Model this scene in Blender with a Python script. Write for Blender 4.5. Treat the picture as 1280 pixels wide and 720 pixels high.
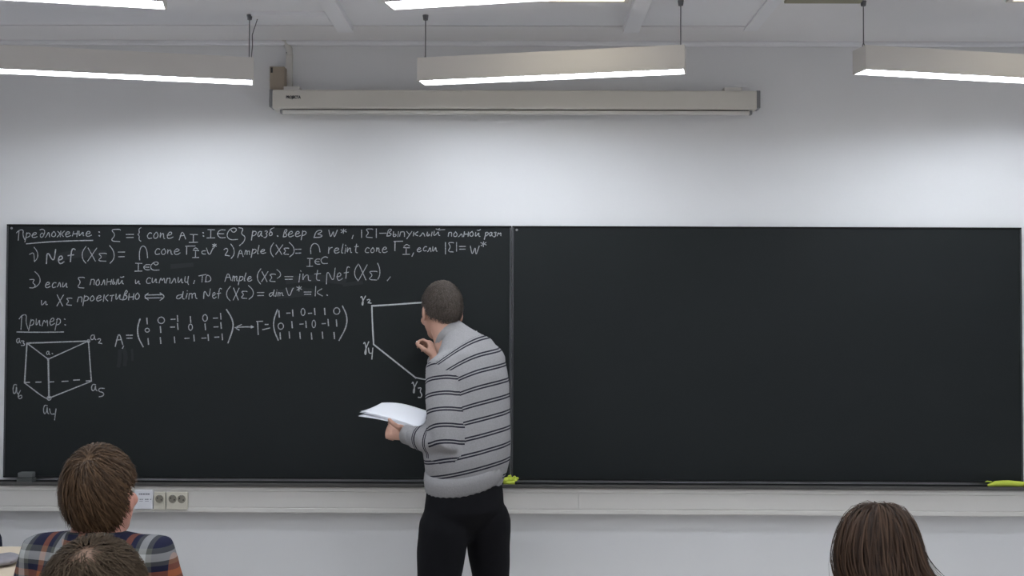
import bpy, bmesh, math, random
import numpy as np
from mathutils import Vector, Matrix, noise as mnoise

for o in list(bpy.data.objects):
    bpy.data.objects.remove(o, do_unlink=True)
SC = bpy.context.scene
COL = SC.collection
rng = np.random.default_rng(7)
random.seed(7)

# ------------------------------------------------------------------ camera
F_PX = 1400.0
CAM_Z = 1.65
D = F_PX / 264.0
YAW, PITCH, ROLL, CX = 0.0077, 0.0254, 0.0040, 0.040
_r = np.array([math.cos(YAW), math.sin(YAW), 0.0])
_f = np.array([-math.sin(YAW) * math.cos(PITCH), math.cos(YAW) * math.cos(PITCH), math.sin(PITCH)])
_u = np.cross(_r, _f)
CR = _r * math.cos(ROLL) + _u * math.sin(ROLL)
CU = -_r * math.sin(ROLL) + _u * math.cos(ROLL)
CF = _f
CAM = np.array([CX, -D, CAM_Z])
cam = bpy.data.cameras.new('camera')
cam.sensor_width = 36.0
cam.lens = F_PX / 1280.0 * 36.0
cam.clip_start = 0.02
cam_o = bpy.data.objects.new('camera', cam)
COL.objects.link(cam_o)
cam_o.matrix_world = Matrix(((CR[0], CU[0], -CF[0], CAM[0]), (CR[1], CU[1], -CF[1], CAM[1]),
                             (CR[2], CU[2], -CF[2], CAM[2]), (0, 0, 0, 1)))
SC.camera = cam_o

# ------------------------------------------------------------------ world, exposure
w = bpy.data.worlds.new('world')
SC.world = w
w.use_nodes = True
w.node_tree.nodes['Background'].inputs[0].default_value = (0.02, 0.02, 0.022, 1)
w.node_tree.nodes['Background'].inputs[1].default_value = 1.0
SC.view_settings.view_transform = 'Standard'
SC.view_settings.look = 'None'
SC.view_settings.gamma = 1.0
SC.view_settings.use_curve_mapping = False
SC.view_settings.exposure = 0.0
LAMP_STRENGTH = 32.0
PANEL_STRENGTH = 1.6


# ------------------------------------------------------------------ pixel helpers
def ray(px, py):
    return CF + CR * ((px - 640.0) / F_PX) - CU * ((py - 360.0) / F_PX)


def at_y(px, py, y):
    d = ray(px, py)
    return CAM + d * ((y - CAM[1]) / d[1])


def at_z(px, py, z):
    d = ray(px, py)
    return CAM + d * ((z - CAM[2]) / d[2])


def unit(v):
    v = np.asarray(v, float)
    return v / (np.linalg.norm(v) + 1e-12)


# ------------------------------------------------------------------ materials
MATS = {}


def mat(name, color, rough=0.6, spec=0.5, metal=0.0, emit=None, estr=0.0, noise=0.0, nscale=20.0, bump=0.0, bscale=80.0):
    if name in MATS:
        return MATS[name]
    m = bpy.data.materials.new(name)
    m.use_nodes = True
    nt = m.node_tree
    b = nt.nodes['Principled BSDF']
    b.inputs['Base Color'].default_value = (*color, 1)
    b.inputs['Roughness'].default_value = rough
    b.inputs['Specular IOR Level'].default_value = spec
    b.inputs['Metallic'].default_value = metal
    if emit:
        b.inputs['Emission Color'].default_value = (*emit, 1)
        b.inputs['Emission Strength'].default_value = estr
    tc = nt.nodes.new('ShaderNodeTexCoord')
    if noise > 0:
        n = nt.nodes.new('ShaderNodeTexNoise')
        n.inputs['Scale'].default_value = nscale
        n.inputs['Detail'].default_value = 5
        nt.links.new(tc.outputs['Object'], n.inputs['Vector'])
        mx = nt.nodes.new('ShaderNodeMix')
        mx.data_type = 'RGBA'
        mx.inputs['A'].default_value = (*[c * (1 - noise) for c in color], 1)
        mx.inputs['B'].default_value = (*[min(1, c * (1 + noise)) for c in color], 1)
        nt.links.new(n.outputs['Fac'], mx.inputs['Factor'])
        nt.links.new(mx.outputs['Result'], b.inputs['Base Color'])
    if bump > 0:
        n2 = nt.nodes.new('ShaderNodeTexNoise')
        n2.inputs['Scale'].default_value = bscale
        n2.inputs['Detail'].default_value = 4
        nt.links.new(tc.outputs['Object'], n2.inputs['Vector'])
        bp = nt.nodes.new('ShaderNodeBump')
        bp.inputs['Strength'].default_value = bump
        bp.inputs['Distance'].default_value = 0.004
        nt.links.new(n2.outputs['Fac'], bp.inputs['Height'])
        nt.links.new(bp.outputs['Normal'], b.inputs['Normal'])
    MATS[name] = m
    return m


def ramp_const(nt, stops):
    r = nt.nodes.new('ShaderNodeValToRGB')
    r.color_ramp.interpolation = 'CONSTANT'
    el = r.color_ramp.elements
    while len(el) > 1:
        el.remove(el[-1])
    el[0].position = stops[0][0]
    el[0].color = (*stops[0][1], 1)
    for p, c in stops[1:]:
        e = el.new(p)
        e.color = (*c, 1)
    return r


def frac_of(nt, sock, period, off=0.0):
    a = nt.nodes.new('ShaderNodeMath'); a.operation = 'MULTIPLY_ADD'
    nt.links.new(sock, a.inputs[0])
    a.inputs[1].default_value = 1.0 / period
    a.inputs[2].default_value = off
    f = nt.nodes.new('ShaderNodeMath'); f.operation = 'FRACT'
    nt.links.new(a.outputs[0], f.inputs[0])
    return f.outputs[0]


# ------------------------------------------------------------------ mesh builder
class MB:
    def __init__(s):
        s.v = []; s.f = []

    def quadbox(s, p):            # 8 points: bottom 4 ccw, top 4 ccw
        n = len(s.v); s.v += [tuple(q) for q in p]
        for f in ((3, 2, 1, 0), (4, 5, 6, 7), (0, 1, 5, 4), (1, 2, 6, 5), (2, 3, 7, 6), (3, 0, 4, 7)):
            s.f.append(tuple(n + i for i in f))
        return s

    def box(s, x0, x1, y0, y1, z0, z1):
        return s.quadbox([(x0, y0, z0), (x1, y0, z0), (x1, y1, z0), (x0, y1, z0),
                          (x0, y0, z1), (x1, y0, z1), (x1, y1, z1), (x0, y1, z1)])

    def obox(s, c, a, b, h, la, lb, lh):   # centre, unit axes, half lengths
        c, a, b, h = map(np.asarray, (c, a, b, h))
        P = []
        for k in (-1, 1):
            for i, j in ((-1, -1), (1, -1), (1, 1), (-1, 1)):
                P.append(c + a * la * i + b * lb * j + h * lh * k)
        return s.quadbox(P)

    def tube(s, pts, rad, seg=12, side=None, caps=True, smooth=True):
        """loft of ellipses along pts; rad = r or (r_side, r_other)"""
        pts = [np.asarray(p, float) for p in pts]
        rad = [(r, r) if np.isscalar(r) else r for r in rad]
        n = len(pts)
        T = []
        for i in range(n):
            T.append(unit(pts[min(i + 1, n - 1)] - pts[max(i - 1, 0)]))
        S = np.asarray(side, float) if side is not None else (np.array([1., 0, 0]) if abs(T[0][0]) < .8 else np.array([0, 1., 0]))
        rings = []
        def ring(c, t, ra, rb, S):
            a = unit(S - t * S.dot(t)); b = np.cross(t, a)
            i0 = len(s.v)
            for k in range(seg):
                th = 2 * math.pi * k / seg
                s.v.append(tuple(c + a * ra * math.cos(th) + b * rb * math.sin(th)))
            rings.append(i0)
            return a
        cap = []
        if caps == 'round':
            r0 = min(rad[0]); 
            for q in (80, 55, 30):
                ca, sa = math.cos(math.radians(q)), math.sin(math.radians(q))
                S2 = ring(pts[0] - T[0] * r0 * sa, T[0], rad[0][0] * ca, rad[0][1] * ca, S)
        for i in range(n):
            a = ring(pts[i], T[i], rad[i][0], rad[i][1], S)
            if side is None: S = a
        if caps == 'round':
            r0 = min(rad[-1])
            for q in (30, 55, 80):
                ca, sa = math.cos(math.radians(q)), math.sin(math.radians(q))
                ring(pts[-1] + T[-1] * r0 * sa, T[-1], rad[-1][0] * ca, rad[-1][1] * ca, S)
        for i in range(len(rings) - 1):
            a, b = rings[i], rings[i + 1]
            for k in range(seg):
                k2 = (k + 1) % seg
                s.f.append((a + k, a + k2, b + k2, b + k))
        if caps:
            s.f.append(tuple(rings[0] + k for k in reversed(range(seg))))
            s.f.append(tuple(rings[-1] + k for k in range(seg)))
        return s

    def ellipsoid(s, c, A, rad, nu=24, nv=14):
        """A rows = unit axes"""
        c = np.asarray(c, float); A = np.asarray(A, float)
        i0 = len(s.v)
        s.v.append(tuple(c - A[2] * rad[2]))
        for j in range(1, nv):
            ph = -math.pi / 2 + math.pi * j / nv
            for i in range(nu):
                th = 2 * math.pi * i / nu
                s.v.append(tuple(c + A[0] * rad[0] * math.cos(ph) * math.cos(th) + A[1] * rad[1] * math.cos(ph) * math.sin(th) + A[2] * rad[2] * math.sin(ph)))
        s.v.append(tuple(c + A[2] * rad[2]))
        last = len(s.v) - 1
        for i in range(nu):
            s.f.append((i0, i0 + 1 + (i + 1) % nu, i0 + 1 + i))
        for j in range(nv - 2):
            a = i0 + 1 + j * nu; b = a + nu
            for i in range(nu):
                i2 = (i + 1) % nu
                s.f.append((a + i, a + i2, b + i2, b + i))
        a = i0 + 1 + (nv - 2) * nu
        for i in range(nu):
            s.f.append((a + i, a + (i + 1) % nu, last))
        return s

    def ribbon(s, pts, width, nrm):
        """flat ribbon of quads lying in the plane with normal nrm"""
        pts = [np.asarray(p, float) for p in pts]
        n = len(pts)
        w_ = width if hasattr(width, '__len__') else [width] * n
        i0 = len(s.v)
        for i in range(n):
            t = unit(pts[min(i + 1, n - 1)] - pts[max(i - 1, 0)])
            b = unit(np.cross(nrm, t))
            s.v.append(tuple(pts[i] - b * w_[i] / 2)); s.v.append(tuple(pts[i] + b * w_[i] / 2))
        for i in range(n - 1):
            a = i0 + 2 * i
            s.f.append((a, a + 1, a + 3, a + 2))
        return s

    def mesh(s, name, base=(0, 0, 0), smooth=False, fix=True):
        me = bpy.data.meshes.new(name)
        b = np.asarray(base, float)
        me.from_pydata([tuple(np.asarray(v) - b) for v in s.v], [], s.f)
        if fix:
            bm = bmesh.new(); bm.from_mesh(me)
            bmesh.ops.recalc_face_normals(bm, faces=bm.faces)
            bm.to_mesh(me); bm.free()
        if smooth:
            me.polygons.foreach_set('use_smooth', [True] * len(me.polygons))
        me.update()
        return me

    def build(s, name, material, parent=None, base=None, smooth=False, bevel=0.0, fix=True):
        if base is None:
            base = BASE.get(parent.name, (0, 0, 0)) if parent is not None else (0, 0, 0)
        me = s.mesh(name, base, smooth, fix)
        if bevel > 0:
            bm = bmesh.new(); bm.from_mesh(me)
            bmesh.ops.bevel(bm, geom=[e for e in bm.edges if e.calc_face_angle(0) > 0.6], offset=bevel, segments=2, affect='EDGES', profile=0.6)
            bm.to_mesh(me); bm.free()
        return link(name, me, material, parent, base)


BASE = {}


def link(name, me, material, parent=None, base=(0, 0, 0)):
    if material is not None:
        me.materials.append(material)
    o = bpy.data.objects.new(name, me)
    COL.objects.link(o)
    if parent is None:
        o.location = tuple(base)
    else:
        o.parent = parent
    BASE[o.name] = tuple(base)
    return o


def empty(name, base):
    o = bpy.data.objects.new(name, None)
    o.empty_display_size = 0.1
    COL.objects.link(o)
    o.location = tuple(base)
    BASE[o.name] = tuple(base)
    return o


def tag(o, label=None, cat=None, group=None, kind=None):
    if label: o['label'] = label
    if cat: o['category'] = cat
    if group: o['group'] = group
    if kind: o['kind'] = kind
    return o


# ------------------------------------------------------------------ common materials
M_WALL = mat('wall_paint', (0.80, 0.80, 0.812), 0.75, 0.3, noise=0.015, nscale=3, bump=0.05, bscale=220)
M_CEIL = mat('ceiling_paint', (0.88, 0.87, 0.885), 0.8, 0.2, noise=0.02, nscale=2)
M_CEILP = mat('ceiling_panel_white', (0.89, 0.89, 0.92), 0.7, 0.2)
M_FLOOR = mat('floor_linoleum', (0.46, 0.43, 0.40), 0.45, 0.4, noise=0.15, nscale=14)
M_BOARD = None
M_ALU = mat('aluminium_edge', (0.30, 0.31, 0.33), 0.4, 0.5, metal=0.6)
M_TRAY = mat('dark_tray_metal', (0.012, 0.012, 0.0125), 0.8, 0.15)
M_PVC = mat('white_pvc', (0.62, 0.60, 0.57), 0.45, 0.4, noise=0.02, nscale=4)
M_PVC2 = mat('pvc_lid', (0.60, 0.58, 0.555), 0.45, 0.4)
M_LAMP = mat('lamp_housing_white', (0.72, 0.69, 0.66), 0.45, 0.4)
M_CABLE = mat('steel_cable', (0.16, 0.16, 0.17), 0.5, 0.4, metal=0.3)
M_GREYPL = mat('grey_plastic', (0.22, 0.22, 0.23), 0.5, 0.4)
M_DARK = mat('black_plastic', (0.02, 0.02, 0.022), 0.45, 0.4)
M_SCREEN = mat('screen_case_ivory', (0.66, 0.63, 0.575), 0.5, 0.4)
M_SCREEN2 = mat('screen_bar_white', (0.68, 0.66, 0.63), 0.5, 0.4)
M_WOOD = mat('beige_laminate', (0.62, 0.52, 0.40), 0.45, 0.4, noise=0.05, nscale=6)
M_METAL = mat('grey_metal_leg', (0.25, 0.25, 0.26), 0.4, 0.5, metal=0.5)

# ------------------------------------------------------------------ room shell
WY = 0.025                      # front wall plane; the board face is y = 0
XL, XR, YB = -3.05, 3.25, -8.6
CZ = CAM_Z + 1.314
o = MB().box(XL - .1, XR + .1, YB - .1, WY + .1, -0.1, 0.0).build('floor', M_FLOOR); tag(o, 'grey-brown linoleum floor of the classroom', 'floor', kind='structure')
ceil = MB().box(XL - .1, XR + .1, YB - .1, WY + .1, CZ + .03, CZ + .13).build('ceiling', M_CEIL); tag(ceil, 'pale grey panelled ceiling with thin downstand strips', 'ceiling', kind='structure')
o = MB().box(XL - .1, XR + .1, WY, WY + .1, 0, CZ + .03).build('wall_front', M_WALL); tag(o, 'white plastered wall behind the chalkboard', 'wall', kind='structure')
o = MB().box(XL - .1, XL, YB, WY, 0, CZ + .03).build('wall_left', M_WALL); tag(o, 'white plastered side wall left of the classroom', 'wall', kind='structure')
o = MB().box(XR, XR + .1, YB, WY, 0, CZ + .03).build('wall_right', M_WALL); tag(o, 'white plastered side wall right of the classroom', 'wall', kind='structure')
o = MB().box(XL - .1, XR + .1, YB - .1, YB, 0, CZ + .03).build('wall_back', M_WALL); tag(o, 'white plastered rear wall of the classroom', 'wall', kind='structure')

# ceiling panels and strips (children of the ceiling)
strip_x = []
for px in (431.5, 789.0):
    strip_x.append(at_z(px, 40, CZ - .03)[0])
sx3 = at_z(934.0, 36, CZ - .005)[0]
PY1 = at_z(640, 32, CZ)[1]       # far edge of the panels
edges = [XL, strip_x[0], strip_x[1], sx3, XR]
PW = 1.18
for i in range(3):
    y1 = PY1
    a, b = edges[i] + .004, edges[i + 1] - .004
    k = 0
    while y1 > YB:
        y0 = max(YB, y1 - PW)
        MB().box(a, b, y0 + .006, y1, CZ, CZ + .03).build('ceiling_panel', M_CEILP, ceil)
        y1 = y0
MB().box(XL, edges[3], PY1 + .008, WY, CZ - .002, CZ + .03).build('perimeter_strip', M_CEIL, ceil)
MB().box(edges[3], XR, YB, WY, CZ - .002, CZ + .03).build('soffit_panel', M_CEIL, ceil)
for sx in strip_x:
    MB().box(sx - .036, sx + .036, YB, at_z(640, 41, CZ - .03)[1], CZ - .03, CZ + .001).build('ceiling_strip', M_CEILP, ceil, bevel=.003)
MB().box(sx3 - .01, sx3 + .05, YB, PY1 + .06, CZ - .008, CZ + .001).build('ceiling_strip', M_CEILP, ceil)
# rounded cornice pipe where ceiling meets the wall
MB().box(XL, XR, WY - .03, WY, CZ - .024, CZ).build('cornice', M_CEILP, ceil, bevel=.01)
# short cross conduit at the left lamp
p0 = at_z(317, 24, CZ - .02); p1 = at_z(405, 24, CZ - .02)
MB().box(p0[0], p1[0] + .02, p0[1] - .05, p0[1] + .05, CZ - .018, CZ + .001).build('cross_conduit', M_CEILP, ceil, bevel=.003)
# ceiling hatch (dark) right of the strips
h0 = at_z(980, 4, CZ - .01); h1 = at_z(1075, 4, CZ - .01)
MB().box(h0[0], h1[0], h0[1] - .34, h0[1], CZ - .012, CZ + .001).build('access_hatch', mat('olive_hatch', (0.33, 0.31, 0.22), .6, .3), ceil, bevel=.003)

# ------------------------------------------------------------------ ceiling light panels (warm)
M_WARM = mat('warm_diffuser', (0.9, 0.88, 0.8), 0.5, 0.2, emit=(1.0, 0.93, 0.75), estr=PANEL_STRENGTH)


def light_panel(pxl, label, w_=.596):
    a = at_z(pxl, 3, CZ - .03)
    x0, y1 = a[0], a[1]
    r = empty('ceiling_light', (x0 + w_ / 2, y1 - .3, CZ - .03))
    m = MB(); t = .018
    m.box(x0, x0 + w_, y1 - .6, y1 - .6 + t, CZ - .032, CZ - .001).box(x0, x0 + w_, y1 - t, y1, CZ - .032, CZ - .001)
    m.box(x0, x0 + t, y1 - .6 + t, y1 - t, CZ - .032, CZ - .001).box(x0 + w_ - t, x0 + w_, y1 - .6 + t, y1 - t, CZ - .032, CZ - .001)
    m.build('frame', M_LAMP, r)
    MB().box(x0 + t, x0 + w_ - t, y1 - .6 + t, y1 - t, CZ - .028, CZ - .004).build('diffuser', M_WARM, r)
    tag(r, label, 'ceiling light', 'square warm ceiling panels')


light_panel(603, 'square warm white ceiling light panel behind the middle upper tube lamp')
light_panel(1257, 'square warm white ceiling light panel cut by the top right corner')

# ------------------------------------------------------------------ hanging lamps
M_TUBE = mat('lamp_diffuser', (0.9, 0.92, 0.95), 0.4, 0.3, emit=(0.86, 0.925, 1.0), estr=LAMP_STRENGTH)
ZB = CAM_Z + 1.016
LW, LH = .054, .100


def lamp(A, B, label):
    A = np.array(A); B = np.array(B)
    d = unit(B - A); s = np.array([-d[1], d[0], 0]); up = np.array([0, 0, 1.])
    c = (A + B) / 2; L = np.linalg.norm(B - A) / 2
    r = empty('pendant_lamp', tuple(c))
    hm = MB()
    t = .004
    hz = c + up * LH / 2
    for k in (-1, 1):
        hm.obox(hz + s * (LW - t) * k, d, s, up, L - .006, t, LH / 2)
    hm.obox(c + up * (LH - t), d, s, up, L - .006, LW - 2 * t, t)
    hm.build('housing', M_LAMP, r)
    MB().obox(c + up * .021, d, s, up, L - .006, LW - 2 * t, .003).build('diffuser', M_TUBE, r)
    for k in (-1, 1):
        MB().obox(c + d * k * (L - .003) + up * LH / 2, d, s, up, .003, LW, LH / 2).build('end_cap', M_LAMP, r)
        m = c + d * k * (L - .02)
        top = m + up * (LH - .002)
        cb = MB()
        cb.tube([top + up * .02, m + up * (CZ - ZB - .012)], [.0022, .0022], 6)
        for q in (-1, 1):
            cb.tube([top + s * q * .018, top + up * .024], [.002, .002], 5)
        cb.build('suspension_cable', M_CABLE, r)
        MB().tube([m + up * (CZ - ZB - .022), m + up * (CZ - ZB - .0005)], [.010, .013], 10).build('ceiling_mount', M_CABLE, r)
    tag(r, label, 'lamp', 'pendant tube lamps in zigzag rows')
    return r


ca = at_z(526, 104, ZB); cb_ = at_z(857, 89.5, ZB)
vec = cb_ - ca
la = at_z(317, 103.5, ZB); ra = at_z(1074, 90, ZB)
mir = np.array([-vec[0], vec[1], 0])
row = [(la + mir, la), (ca, cb_), (ra, ra + np.array([vec[0], -vec[1], 0]))]
ROWDY = at_z(480, 7.5, ZB)[1] - ca[1]
pos = ['left', 'middle', 'right']
for k in range(6):
    off = np.array([0, ROWDY * k, 0])
    for i, (A, B) in enumerate(row):
        if k == 0:
            lb = ['hanging white tube lamp nearest the wall, left one above the screen case end',
                  'hanging white tube lamp nearest the wall, above the middle of the screen case',
                  'hanging white tube lamp nearest the wall, at the upper right edge'][i]
        elif k == 1:
            lb = 'hanging white tube lamp of the second row, cut by the top edge, %s one' % pos[i]
        else:
            lb = '%s hanging white tube lamp of the %s row from the board' % (['left', 'middle', 'right'][i], ['third', 'fourth', 'fifth', 'sixth'][k - 2])
        lamp(A + off, B + off, lb)
# extra bent power lead at the left lamp of the first row
q = la + np.array([-.012, 0, 0])
MB().tube([q + [0, 0, LH], q + [.006, -.003, LH + .06], q + [.004, .0, LH + .11], q + [.03, 0, CZ - ZB - .004]], [.002] * 4, 6).build(
    'power_lead', M_CABLE, [o for o in bpy.data.objects if o.name == 'pendant_lamp'][0])

# ------------------------------------------------------------------ chalkboard
m = bpy.data.materials.new('chalkboard_green'); m.use_nodes = True
nt = m.node_tree; b = nt.nodes['Principled BSDF']
b.inputs['Roughness'].default_value = 0.62; b.inputs['Specular IOR Level'].default_value = 0.28
tc = nt.nodes.new('ShaderNodeTexCoord')
n1 = nt.nodes.new('ShaderNodeTexNoise'); n1.inputs['Scale'].default_value = 2.2; n1.inputs['Detail'].default_value = 6; n1.inputs['Roughness'].default_value = .65
mp = nt.nodes.new('ShaderNodeMapping'); mp.inputs['Scale'].default_value = (0.6, 1, 1.3)
nt.links.new(tc.outputs['Object'], mp.inputs['Vector']); nt.links.new(mp.outputs['Vector'], n1.inputs['Vector'])
mx = nt.nodes.new('ShaderNodeMix'); mx.data_type = 'RGBA'
mx.inputs['A'].default_value = (0.0058, 0.0084, 0.0092, 1); mx.inputs['B'].default_value = (0.0098, 0.0128, 0.0140, 1)
nt.links.new(n1.outputs['Fac'], mx.inputs['Factor']); nt.links.new(mx.outputs['Result'], b.inputs['Base Color'])
M_BOARD = m


def chalk_mat(name, col, lo, hi, sc=160):
    m = bpy.data.materials.new(name); m.use_nodes = True
    nt = m.node_tree; b = nt.nodes['Principled BSDF']
    b.inputs['Base Color'].default_value = (*col, 1); b.inputs['Roughness'].default_value = 0.95; b.inputs['Specular IOR Level'].default_value = 0.05
    tc = nt.nodes.new('ShaderNodeTexCoord'); n = nt.nodes.new('ShaderNodeTexNoise'); n.inputs['Scale'].default_value = sc; n.inputs['Detail'].default_value = 3
    nt.links.new(tc.outputs['Object'], n.inputs['Vector'])
    mr = nt.nodes.new('ShaderNodeMapRange'); mr.inputs['From Min'].default_value = .3; mr.inputs['From Max'].default_value = .7
    mr.inputs['To Min'].default_value = lo; mr.inputs['To Max'].default_value = hi
    nt.links.new(n.outputs['Fac'], mr.inputs['Value']); nt.links.new(mr.outputs['Result'], b.inputs['Alpha'])
    return m


M_CHALK = chalk_mat('chalk_dust_line', (0.52, 0.54, 0.56), 0.4, 0.9)
M_CHALKB = chalk_mat('chalk_firm_line', (0.58, 0.60, 0.61), 0.65, 1.0)
M_SMUDGE = mat('chalk_smudge', (0.0165, 0.0195, 0.0210), .62, .28, noise=.2, nscale=18)

BT = CAM_Z + 0.4293; BH = 1.2
BB = BT - BH
BXL, BXR = -2.4054, 2.4054
BXM = at_y(639.7, 300, 0)[0]


def board(x0, x1, label):
    r = empty('chalkboard', ((x0 + x1) / 2, 0.0125, BB))
    fr = .008
    MB().box(x0 + fr, x1 - fr, .0, .022, BB + fr, BT - fr).build('writing_surface', M_BOARD, r)
    for n, a in (('frame_rail', (x0, x1, -.004, .022, BT - fr, BT)), ('frame_rail', (x0, x1, -.004, .022, BB, BB + fr)),
                 ('frame_stile', (x0, x0 + fr, -.004, .022, BB + fr, BT - fr)), ('frame_stile', (x1 - fr, x1, -.004, .022, BB + fr, BT - fr))):
        MB().box(*a).build(n, M_TRAY if n == 'frame_rail' else M_ALU2, r, bevel=.0015)
    for sx in (x0 + .022,):
        for sz in (BT - .019,):
            MB().tube([(sx, .001, sz), (sx, -.003, sz)], [.006, .005], 10).build('screw', M_ALU, r)
    tag(r, label, 'chalkboard', 'chalkboard panels side by side')
    return r


M_ALU2 = mat('dark_frame', (0.06, 0.062, 0.066), 0.45, 0.5, metal=0.3)
BL = board(BXL, BXM - .0015, 'dark green chalkboard panel covered with chalk formulas and drawings')
BR = board(BXM + .0015, BXR, 'empty clean dark green chalkboard panel right of the lecturer')

# ---- handwriting
G = {}
def g(ch, spec):
    G[ch] = [[tuple(float(c) for c in p.split(',')) for p in st.split()] for st in spec.split(';')]
for ch, sp in {
    'р': '.05,1.05 0,-.7;0,.75 .3,1.05 .6,.75 .5,.2 .05,.1', 'p': '.05,1.05 0,-.7;0,.75 .3,1.05 .6,.75 .5,.2 .05,.1',
    'е': '0,.45 .6,.6 .55,.98 .22,1 0,.5 .15,.02 .45,0 .8,.25', 'e': '0,.45 .6,.6 .55,.98 .22,1 0,.5 .15,.02 .45,0 .8,.25',
    'д': '.55,.6 .3,.9 0,.5 .15,0 .45,.1 .6,.7 .6,1.3 .2,1.6 -.1,1.4', 'л': '0,0 .15,.1 .35,1 .6,0',
    'о': '.3,1 0,.6 .1,.05 .45,0 .62,.5 .3,1', 'o': '.3,1 0,.6 .1,.05 .45,0 .62,.5 .3,1',
    'ж': '0,1 .4,.5 0,0;.45,1 .45,0;.9,1 .5,.5 .9,0', 'н': '0,1 0,0;0,.5 .6,.55;.62,1 .6,0',
    'и': '0,1 .05,.05 .3,.15 .55,1 .6,.1 .8,.05', 'а': '.55,.9 .2,1 0,.5 .15,0 .45,.2 .55,.9 .55,.2 .75,.05',
    'a': '.55,.9 .2,1 0,.5 .15,0 .45,.2 .55,.9 .55,.2 .75,.05', 'з': '.05,.9 .35,1 .45,.75 .2,.5 .5,.25 .3,-.3 0,-.2',
    'б': '.3,.8 0,.4 .2,0 .5,.2 .4,.7 .1,.6 .1,1.2 .6,1.5', 'в': '.05,.05 .1,1.5 .4,1.7 .5,1.3 .15,.8 .55,.7 .5,.1 .05,0',
    'с': '.6,.85 .3,1 0,.5 .2,0 .65,.15', 'c': '.6,.95 .3,1.15 0,.55 .2,0 .65,.15', 'n': '0,1 .05,0 .1,.7 .4,1 .5,.1 .7,.05',
    'п': '0,0 .05,1 .1,.9 .5,1 .55,0', 'ы': '0,1 0,0 .35,.1 .35,.5 0,.5;.6,1 .6,0', 'у': '0,1 .3,.4;.6,1 .1,-.6',
    'к': '0,1 0,0;.5,1 .05,.5 .55,0', 'й': '0,1 .05,.05 .3,.15 .55,1 .6,.1 .8,.05;.2,1.4 .4,1.3 .7,1.5', 'м': '0,0 .15,1 .4,.3 .65,1 .8,0',
    'ц': '0,1 .05,0 .45,.1;.5,1 .5,0 .65,-.3', 'т': '0,.95 .55,1.05;.28,1 .25,0', 'r': '0,1.1 .05,0;.05,.6 .2,1 .5,1.05',
    'l': '.05,1.8 0,0 .2,.05', 'i': '.02,1 0,0;0,1.5 .04,1.38', 't': '.2,1.6 .2,.1 .5,0;0,1.05 .5,1.12',
    'm': '0,1 0,0;0,.7 .25,1 .32,0;.32,.7 .6,1 .65,.1 .8,0', 'd': '.5,.8 .1,.75 0,.2 .3,0 .55,.5 .65,1.75 .6,.1 .8,.05',
    'k': '.05,1.6 0,0;.6,1.2 .05,.6 .65,0', 'f': '.75,1.5 .5,1.65 .35,1.3 .25,0;0,.75 .6,.85',
    'N': '0,0 .08,1 .75,.05 .95,1.05', 'A': '0,0 .5,1 1,.1;.15,.42 .8,.45', 'I': '.1,1 1,.97;.5,1 .48,0;0,0 1,.02',
    'Σ': '1,.93 .9,1 .05,.97 .55,.55 0,.05 .95,0', 'Γ': '.1,0 .12,1;0,.98 1,1', 'X': '.05,1 .85,0;1,1 0,0', 'V': '0,1 .4,0 .9,1 1,.98',
    'W': '0,1 .15,.05 .3,.1 .55,.95 .6,.05 .7,0 1,1', '*': '.5,1 .45,0;0,.8 1,.35;.05,.2 .95,.85',
    '(': '1,1 .25,.75 0,.5 .2,.22 .95,0', ')': '0,1 .75,.75 1,.45 .8,.2 .1,0',
    '{': '1,1 .3,.9 .55,.6 0,.5 .5,.4 .35,.1 .9,0', '}': '0,1 .7,.95 .3,.65 1,.5 .75,.2 .1,0',
    '∈': '1,.95 .4,1 0,.5 .35,0 1,.05;.05,.52 .85,.5', '⊂': '1,1 .2,1 0,.5 .2,0 1,0', '∩': '.05,0 0,.5 .2,.92 .55,1 .9,.75 1,.15',
    'C': '1,.85 .6,1 .1,.7 0,.35 .3,0 1,.05', '@': '.35,.9 .55,.6 .9,.75 .85,1 .45,1 .1,.7 0,.3 .3,0 1,.05',
    'П': '.2,0 .3,.9;0,.7 .3,.95 .85,1 .75,.5 1,.05', '1': '.4,1 .5,0', '0': '.5,1 .1,.8 0,.4 .3,0 .8,.1 1,.6 .5,1',
    '2': '0,.8 .4,1 .8,.75 .1,.05 .4,.1 1,0', '3': '0,.95 .8,1 .4,.6 .9,.35 .7,.02 0,.05', '4': '0,1 .15,.5 .7,.55;.9,1 .7,0',
    '5': '.9,.95 .2,1 .1,.6 .8,.5 .8,.1 .2,0', '6': '.5,1 .1,.6 0,.2 .4,0 .9,.25 .6,.5 .1,.3', 'γ': '0,.85 .2,1 .45,.55 .5,.2 .35,0 .2,.2 .5,.55 1,1',
    '=': '0,1 1,1.02;.05,0 .95,.04', '|': '.5,1 .5,0', ',': '.8,1 .2,0', 't_': '', '⟺': '.2,.95 0,.5 .2,.05;.05,.7 .8,.75;.05,.3 .85,.35;.75,1 1,.5 .75,0',
    'v1': '.1,.75 .5,1 .55,0', '^': '0,0 .5,1 1,.1', 'то': '0,.8 .6,1;.3,.95 .25,0;.55,0 .6,.95 .9,.8 1,.3 .8,.02 .5,.05'}.items():
    if sp: g(ch, sp)
NRM = np.array([0, -1., 0])
PX2M = 1 / 264.0


def chaikin(P, it=2):
    P = [np.array(p, float) for p in P]
    if len(P) < 3: return P
    for _ in range(it):
        Q = [P[0]]
        for a, b_ in zip(P[:-1], P[1:]):
            Q += [a * .75 + b_ * .25, a * .25 + b_ * .75]
        Q.append(P[-1]); P = Q
    return P


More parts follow.
